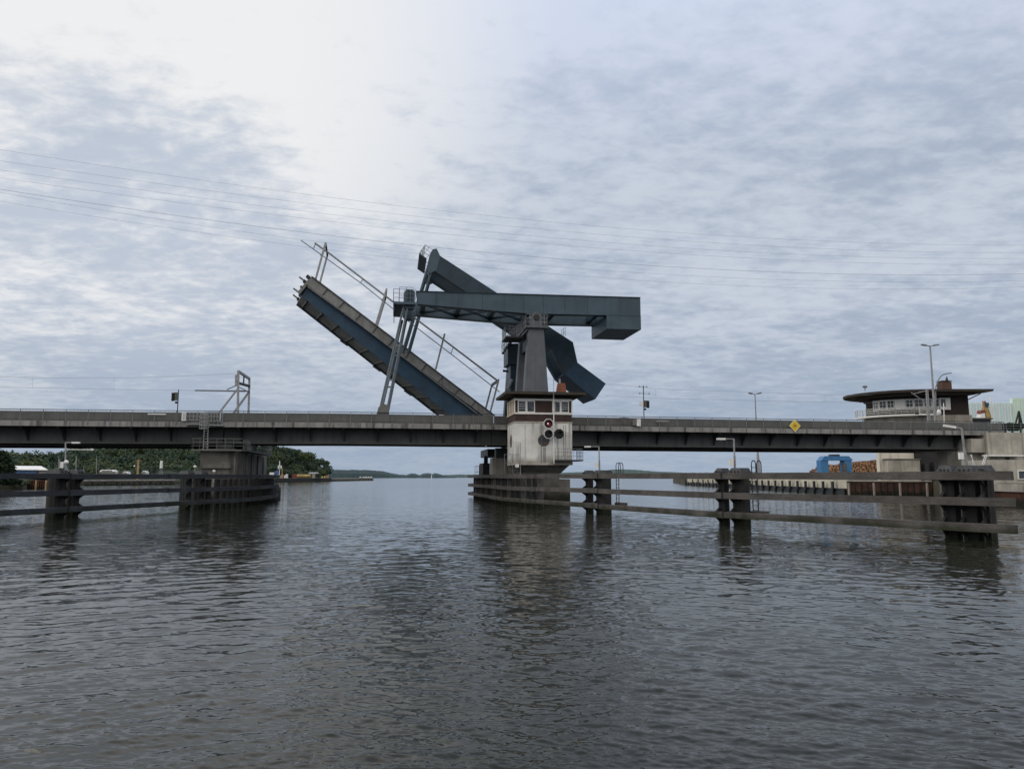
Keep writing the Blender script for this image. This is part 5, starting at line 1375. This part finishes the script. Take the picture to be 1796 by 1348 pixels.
th = thing('harbour_crane', 'dark A-shaped crane frame at the far right edge behind the railing', 'crane', at(1787,745,300)[:2]+(2,))
for a_,b_ in [((1780.5,745),(1787,720.5)),((1792.5,745),(1787,720.5)),((1787.5,722),(1788,745))]: MB().bar(at(*a_,300),at(*b_,300),.5).build('leg', M['darksteel'], th)
hp_ = thing('handrail_fence', 'grey railing on the abutment at the far right', 'railing', B(sA2,-.5,zt2), BR)
m = MB(); zz_ = zt2+.02; m.rail([B(sA2-2.5,-.45,zz_),B(sA2+22,-.45,zz_)], h=1.35, step=1.1, bars=4, r=.03); m.build('bar', M['thin'], hp_)
sh = thing('roof_shed', 'low dark shed roof between the control house and the yellow crane', 'shed', at(1716,738,140)[:2]+(8,))
a = at(1706,735,140); b = at(1738,748,140); MB().box(a[0],b[0],140,144,b[2]-5,a[2]).build('wall', M['darksteel'], sh); MB().box(a[0]-.3,b[0]+.3,139.7,144.3,a[2]+.003,a[2]+.25).build('roof', M['girder'], sh)

# ---------------------------------------------------------------- left bank, wood and marina
LBw = [(-100,168),(48,190),(84,203),(147,272),(305,312),(485,412),(583,505)]
lb = [((px-CX)/FPX*Y, Y) for px,Y in LBw]
lbank = lb+[(-118,640),(-190,900),(-900,900),(-900,60),(-190,120)]
MB().slab(lbank, -3, 1.35).build('left_bank', M['land'], kind='structure')
def shore(px):
    return float(np.interp(px, [p for p,_ in LBw], [y for _,y in LBw]))
def topline(px): return float(np.interp(px, [-60,0,17,60,110,125,200,300,450,500,520,545,560,572,580,586], [784,786,791,792,790,784,776,768,766,776,785.5,792,799,808,817,831]))
def leaf_cloud(centres, per, size, seed):
    r = np.random.default_rng(seed); V = []; F = []; o = 0
    for (x,y,z,rx,rz,k) in centres:
        n = int(per*k); d = r.normal(size=(n,3)); d /= np.linalg.norm(d,axis=1)[:,None]
        # lumpy crown: a few lobes of different size
        nl = 7; ld = r.normal(size=(nl,3)); ld /= np.linalg.norm(ld,axis=1)[:,None]; ld[:,2] = np.abs(ld[:,2])*.8-.15
        lob = r.integers(0,nl,n); lr = r.uniform(.38,.62,nl)
        rad = r.uniform(.55,1.0,n)**.5
        c = ld[lob]*.55+d*(lr[lob]*rad)[:,None]
        c = c*np.array([rx,rx,rz])+np.array([x,y,z])
        a = r.normal(size=(n,3)); a /= np.linalg.norm(a,axis=1)[:,None]; b = np.cross(a,d); b /= np.linalg.norm(b,axis=1)[:,None]+1e-9
        s = (size*r.uniform(.55,1.25,n))[:,None]
        a, b = a*s, b*s*.75
        q = np.stack([c-a-b*.3, c+b-a*.2, c+a+b*.2, c-b+a*.3],1).reshape(-1,3)
        V.append(q); F.append(np.arange(n*4).reshape(n,4)+o); o += n*4
    return np.concatenate(V), np.concatenate(F)
def npmesh(name, V, F, m):
    me = bpy.data.meshes.new(name); me.vertices.add(len(V)); me.vertices.foreach_set('co', V.astype(np.float32).ravel())
    me.loops.add(F.size); me.loops.foreach_set('vertex_index', F.astype(np.int32).ravel())
    me.polygons.add(len(F)); me.polygons.foreach_set('loop_start', (np.arange(len(F))*F.shape[1]).astype(np.int32)); me.update(calc_edges=True)
    me.materials.append(m); o = bpy.data.objects.new(name, me); col.objects.link(o); return o
mw = leafmat('wood_leaves', (.024,.050,.024,1), (.078,.105,.032,1), .10)
mw2 = leafmat('wood_leaves_light', (.055,.085,.026,1), (.09,.115,.034,1), .06)
mdk = leafmat('dark_tree_leaves', (.010,.022,.010,1), (.02,.035,.014,1))
r_ = np.random.default_rng(4); cs = []
for i in range(430):
    px = r_.uniform(-70,581); f_ = r_.random()**.8
    Ys = shore(px)+ (18 if px > 470 else 26) + f_*(120 if px < 480 else 60)
    yt = (828+(topline(px)-828)*f_)+r_.uniform(-1.5,2.5)
    zt = at(px,yt,Ys)[2]; rx = r_.uniform(3.6,6.2); rz = r_.uniform(4.5,7)
    if px > 555: rx *= .7; rz *= .6
    if zt < 5: continue
    cs.append((at(px,yt,Ys)[0], Ys, zt-rz*.8, rx, rz, 1.0))
V, F_ = leaf_cloud(cs, 640, .56, 8)
wo = npmesh('woodland', V, F_, mw); wo['kind'] = 'stuff'; tag(wo, 'dense green wood covering the hill on the left bank', 'wood')
# dark slope beneath the canopy
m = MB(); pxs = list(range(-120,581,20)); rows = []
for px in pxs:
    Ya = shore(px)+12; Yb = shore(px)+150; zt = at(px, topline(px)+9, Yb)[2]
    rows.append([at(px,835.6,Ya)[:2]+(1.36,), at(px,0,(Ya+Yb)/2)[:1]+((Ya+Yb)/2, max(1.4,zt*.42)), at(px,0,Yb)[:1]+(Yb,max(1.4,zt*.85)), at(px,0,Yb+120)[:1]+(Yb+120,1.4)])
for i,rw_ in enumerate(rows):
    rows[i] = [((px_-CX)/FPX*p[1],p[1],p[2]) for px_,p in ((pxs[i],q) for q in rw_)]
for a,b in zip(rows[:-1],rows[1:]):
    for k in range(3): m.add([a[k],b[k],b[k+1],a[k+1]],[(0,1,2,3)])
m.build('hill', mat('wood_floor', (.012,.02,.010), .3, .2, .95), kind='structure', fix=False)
def tree(label, px, ytop, Y, rx, rz, m, name='tree', per=420, size=.6, z0=1.35, group='trees on the left bank', cat='tree'):
    zt = at(px,ytop,Y)[2]; x = at(px,ytop,Y)[0]
    th = thing(name, label, cat, (x,Y,z0), 0, group)
    parts = MB(); parts.tube((x,Y,z0-.4),(x,Y,zt-rz*.9),.3,.16,n=7)
    for k in range(5):
        a = k*1.3; parts.tube((x,Y,max(z0,zt-rz*1.5)),(x+math.cos(a)*rx*.5,Y+math.sin(a)*rx*.5,zt-rz*.7),.11,.04,n=5)
    parts.build('trunk', M['trunk'], th)
    V, F = leaf_cloud([(0,0,0,rx,rz,1.0)], per, size, int(px*7)%997)
    o = npmesh('crown', V+np.array([0,0,zt-rz-z0]), F, m); o.parent = th
    parent_inv[o.name] = parent_inv[th.name]
tree('dark tall tree at the left picture edge under the road span', 3, 786, 176, 3.4, 5, mdk, per=1200, size=.45)
tree('pale green round tree behind the white shed roof', 50, 801, 262, 5.5, 5.0, mw2, per=600)
tree('light green tree behind the left dolphin lamp post', 128, 800, 330, 7.0, 6.0, mw2, per=600)
tree('light green tree left of the tan mast', 166, 798, 360, 6.5, 6.5, mw2, per=600)
tree('bright green tree high on the slope above the yellow barrels', 538, 789, 500, 8.0, 5.0, mw2, per=600)
tree('low grey-green bush beside the grey shed on the point', 567.5, 824.5, 478, 4.2, 2.6, mw2, name='bush', per=400, group='bushes on the left bank', cat='bush')
tree('dark bush at the water edge left of the rusty wall', 20, 838, 181, 3.4, 1.2, mdk, name='bush', per=500, size=.35, group='bushes on the left bank', cat='bush')
tree('green bush at the water edge beside the rusty wall', 38, 840, 187, 2.4, 1.1, mw, name='bush', per=400, size=.35, group='bushes on the left bank', cat='bush')
for k,(px,yt) in enumerate([(1752,738),(1762,739.5),(1774,738.5),(1789,739)]):
    tree(['dark bush behind the railing by the shed','small bush behind the abutment railing','bush before the pale green hall','last bush at the right picture edge'][k], px, yt, 135, 1.3, 1.1, mdk, name='bush', per=260, size=.25, z0=8.0, group='bushes behind the abutment railing', cat='bush')
# marina and waterfront
def bx_(par, x0, x1, y0, y1, Y0, Y1, name, mt):
    a, b = at(x0,y0,Y0), at(x1,y1,Y0); return MB().box(a[0],b[0],Y0,Y1,b[2],a[2]).build(name, M[mt], par)
sh = thing('boat_shed', 'blue shed with a wide white roof behind the left fence', 'shed', at(50,830,225)[:2]+(1.3,))
bx_(sh,20,64,822.5,836,225,240,'wall','bluepaint'); bx_(sh,64.2,82,824,836,225.5,240,'wall','concl')
a, b, c, e = at(17,822.3,224.5), at(84,823.2,224.5), at(72,816.8,238), at(23,816.5,238)
m = MB(); m.add([a,b,c,e,(a[0],a[1],a[2]-.25),(b[0],b[1],b[2]-.25),(c[0],c[1],c[2]-.25),(e[0],e[1],e[2]-.25)],[(0,1,2,3),(7,6,5,4),(0,4,5,1),(1,5,6,2),(2,6,7,3),(3,7,4,0)]); m.build('roof', M['white'], sh)
rw2 = thing('sheet_pile_wall', 'rust-red sheet-pile wall behind the left fence', 'quay wall', at(66,857,190)[:2]+(0,))
bx_(rw2,48,88,841.5,860,188.5,189.5,'wall','rustwall')
for i in range(9): bx_(rw2,48.5+4.4*i,50+4.4*i,842,860,188.2,188.49,'pile','tan' if i%4==3 else 'rustwall')
jt = thing('jetty', 'long dark timber jetty with a pale edge between the left dolphin and the left pier', 'jetty', at(225,848,285)[:2]+(0,))
P_, Q_ = Vector((at(147,840,262)[0],262)), Vector((at(306,840,300)[0],300))
m = MB(); facewall(m, P_, Q_, 1.55, 1.9, .5); m.build('kerb', M['concl'], jt)
m = MB(); facewall(m, P_, Q_, -.6, 1.547, .1); m.build('wall', M['timber'], jt)
for i in range(16):
    a = P_+(Q_-P_)*(i+.5)/16; MB().box(a.x-.3,a.x+.3,a.y-.75,a.y-.12,-.6,.75+.3*(i%2)).build('pile', M['pile'], jt)
bo = [(187,825,30,'long white covered boat behind the left fence','white'),(219,828,9,'small white cabin boat right of the long white boat','white'),(252,827,8,'white motor boat beside the tan mast','white')]
for k,(px,y,w,lab,mt) in enumerate(bo):
    Y = 300; th = thing('boat', lab, 'boat', at(px,832,Y)[:2]+(1.4,), 0, 'boats laid up on the left bank')
    x0, x1 = at(px-w/2,y,Y)[0], at(px+w/2,y,Y)[0]; z = at(px,y,Y)[2]
    m = MB(); L = x1-x0
    m.loft([(x0+.1*L,Y+1,z-1.3),(x1-.05*L,Y+1,z-1.3),(x1-.05*L,Y+2,z-1.3),(x0+.1*L,Y+2,z-1.3)],[(x0,Y,z-.3),(x1,Y,z-.3),(x1,Y+3,z-.3),(x0,Y+3,z-.3)]); m.build('hull', M['white'], th)
    m = MB(); m.taper((x0+.06*L,x1-.05*L,Y+.2,Y+2.8),z-.298,(x0+.14*L,x1-.12*L,Y+.6,Y+2.4),z+.35,W); m.build('cabin', M['white'], th)
    MB().box(x0+.2*L,x1-.2*L,Y+.1,Y+.25,z-.15,z+.1).build('window', M['glass'], th)
for k,(px,yt,lab) in enumerate([(103,800,'thin bare yacht mast left of the left lamp post'),(169.5,799,'thin bare yacht mast above the long white boat'),(147,818,'short grey yacht mast right of the left dolphin')]):
    th = thing('yacht_mast', lab, 'mast', at(px,832,300)[:2]+(1.35,), 0, 'yacht masts on the left bank'); MB().tube(at(px,834,300)[:2]+(1.35,), at(px,yt,300), .14, .08, n=6).build('pole', M['steel'], th); a = at(px,yt+6,300); MB().bar((a[0]-.7,300,a[2]),(a[0]+.7,300,a[2]),.06).build('spreader', M['steel'], th)
th = thing('timber_mast', 'tan timber mast with short cross arms behind the left fence', 'mast', at(243,835,290)[:2]+(1.35,))
q = at(243,806,290); MB().tube((q[0],290,1.3),q,.45,.32,n=8).build('pole', M['tan'], th); MB().bar((q[0]-1.1,290,q[2]-.3),(q[0]+1.1,290,q[2]-.3),.22).build('cross_arm', M['tan'], th); MB().ico((q[0]-1.2,289.5,q[2]-2.4),.35,1).build('lamp', M['white'], th)
th = thing('signal_mast', 'thick white marker drum on legs behind the left fence', 'marker', at(283,835,300)[:2]+(1.35,))
a, b = at(283.5,807.5,300), at(282.5,821,300); MB().tube(b,a,.55,.5,n=10).build('drum', M['white'], th)
m = MB()
for dx in (-.9,.0,.9): m.tube((b[0]+dx,300,1.3),(b[0]+dx*.4,300,b[2]),.1,n=5)
m.build('leg', M['steel'], th)
th = thing('signal_mast', 'white signal mast with square panel right of the left pier', 'marker', at(490,838,405)[:2]+(1.3,))
MB().tube(at(490,838,405),at(490.5,808,405),.22,n=7).build('pole', M['white'], th); bx_(th,487.5,493.8,816,821.8,404.2,404.6,'panel','white'); bx_(th,489.2,491.8,817,821,404.0,404.19,'symbol','concl')
bx_(th,494.3,494.9,822,838,404.3,404.6,'stripe','tan')
qy = thing('quay_wall', 'dark low quay on the wooded point, stacked with yellow barrels', 'quay wall', at(540,842,455)[:2]+(0,))
m = MB(); P_, Q_ = Vector(lb[5]), Vector(lb[6]); facewall(m, P_, Q_, -.5, 2.1, .4); m.build('wall', M['pile'], qy)
m = MB(); facewall(m, P_, Q_, 2.103, 2.35, .5); m.build('capping_beam', M['conc'], qy)
def onq(px): return shore(px)+3.5
for k,(px,lab,mt,w,h) in enumerate([(501,'white low block stack on the point','white',5,4.2),(516,'rusty red container on the point','redpaint',7,4.6),(550,'pale pink block stack right of the barrels','concl',5,5),(557,'white block stack right of the pink one','white',5,5.2),(566,'pale yellow crate stack before the bush','paleyel',5,4.4),(572.5,'tan round heap at the end of the point','tan',6,5),(493.5,'reddish crate left of the white blocks','tan',4,4.0)]):
    Y = onq(px); th = thing('goods_stack', lab, 'goods', at(px,838,Y)[:2]+(1.35,), 0, 'goods stacked on the point')
    x0, x1 = at(px-w/2,830,Y)[0], at(px+w/2,830,Y)[0]; hz = h*Y/FPX+1.0
    for j in range(3):
        a = x0+(x1-x0)*j/3; MB().box(a+.04,a+(x1-x0)/3-.04,Y+.1*j,Y+2.2,1.3,2.3+hz*(.72+.28*((j*7+k)%3)/2)).build('block', M[mt], th)
for k,(px,w) in enumerate([(523.5,6),(529.5,5),(536,6.5),(541,5)]):
    Y = onq(px)-1; th = thing('buoy', ['leftmost yellow barrel buoy on the point','second yellow barrel buoy from the left','largest yellow barrel buoy in the row','rightmost yellow barrel buoy on the point'][k], 'buoy', at(px,838,Y)[:2]+(1.35,), 0, 'yellow barrel buoys')
    x0, x1 = at(px-w/2,830,Y)[0], at(px+w/2,830,Y)[0]; z = at(px,834.5,Y)[2]
    MB().tube((x0,Y,z),(x1,Y+1.0,z),1.05,n=14).build('drum', M['yelpaint'], th); MB().tube((x0-.15,Y-.1,z),(x0,Y,z),.8,n=12).build('end_cap', M['tan'], th)
    MB().box(x0+.2,x1-.2,Y-.5,Y+1,1.3,z-.9).build('cradle', M['darksteel'], th)
th = thing('grey_shed', 'low grey shed behind the goods on the wooded point', 'shed', at(552,835,478)[:2]+(1.35,))
bx_(th,541,559,830,838,478,484,'wall','girder'); a,b,c,e = at(540,830.5,477.5),at(560,830.5,477.5),at(557.5,827.8,481),at(543,827.8,481)
m = MB(); m.add([a,b,c,e],[(0,1,2,3)]); m.build('roof', M['steel'], th)
th = thing('tarpaulin_boat', 'blue and white covered boat between the left pier and the signal mast', 'boat', at(479,836,395)[:2]+(1.35,))
a,b,c,e = at(474,832,395),at(487,832,395),at(484.5,824.5,395),at(478,829,395); m = MB(); m.prism([(a[0],a[2]-1),(b[0],b[2]-1),(c[0],c[2]),(e[0],e[2])],395,398); m.build('cover', M['bluepaint'], th); bx_(th,473,480,828,834,394,394.9,'hull','white')
# distant shores
def ridge(name, pts, Y, c, seed, rough):
    r = np.random.default_rng(seed); m = MB(); xs = np.linspace(pts[0][0], pts[-1][0], 260)
    base = np.interp(xs, [p[0] for p in pts], [p[1] for p in pts]); n1 = np.convolve(r.normal(size=300), np.ones(6)/6, 'same')[:260]; n2 = r.normal(size=260)
    ys = base+n1*rough+n2*rough*.35
    ring = []
    for x,y in zip(xs,ys):
        d = ray(x,835); X = d[0]/d[1]; z = max(.3, at(x,min(y,837.0),Y)[2]); ring.append([(X*(Y-40),Y-40,-.5),(X*(Y-30),Y-30,z*.55),(X*Y,Y,z),(X*(Y+200),Y+200,-.5)])
    for a,b in zip(ring[:-1],ring[1:]):
        for k in range(3): m.add([a[k],b[k],b[k+1],a[k+1]],[(0,1,2,3)])
    return m.build(name, c, kind='structure', fix=False)
f1 = leafmat('far_wood', (.040,.068,.080,1), (.052,.082,.088,1)); f2 = leafmat('far_shore_wood', (.075,.115,.12,1), (.09,.13,.12,1)); f3 = leafmat('farthest_shore', (.15,.21,.25,1),(.17,.22,.24,1))  # bluish aerial haze is put into these far wood colours
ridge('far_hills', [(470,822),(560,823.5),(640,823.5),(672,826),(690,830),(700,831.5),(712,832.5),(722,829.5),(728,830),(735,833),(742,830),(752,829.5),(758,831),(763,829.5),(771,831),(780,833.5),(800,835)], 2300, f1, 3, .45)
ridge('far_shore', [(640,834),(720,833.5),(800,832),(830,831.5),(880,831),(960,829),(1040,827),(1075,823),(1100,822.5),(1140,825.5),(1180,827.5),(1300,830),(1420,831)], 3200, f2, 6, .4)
for k,px in enumerate([632,637.5,642,646.5,651]):
    Y = 640; labs_ = ['leftmost white-topped mooring post far out in the channel','second white-topped mooring post far out in the channel','middle white-topped mooring post far out in the channel','fourth white-topped mooring post far out in the channel','rightmost white-topped mooring post far out in the channel']
    x = at(px,838,Y)[0]; th = thing('mooring_post', labs_[k], 'mooring post', (x,Y,0), 0, 'white-topped mooring posts')
    MB().tube((x,Y,-1),(x,Y,2.2),.75,n=8).build('pile', M['pile'], th); MB().tube((x,Y,2.2),(x,Y,3.2),.85,.7,n=8).build('cap', M['white'], th)
th = thing('light_beacon', 'tiny white beacon on the distant shore between dark tree clumps', 'beacon', (at(757,838,1500)[0],1500,0)); q = at(757,832,1500); MB().tube((q[0],1500,-1),q,.9,.7,n=8).build('tower', M['white'], th); MB().ico(q,(.9,.9,.7),1).build('lantern', M['steel'], th)
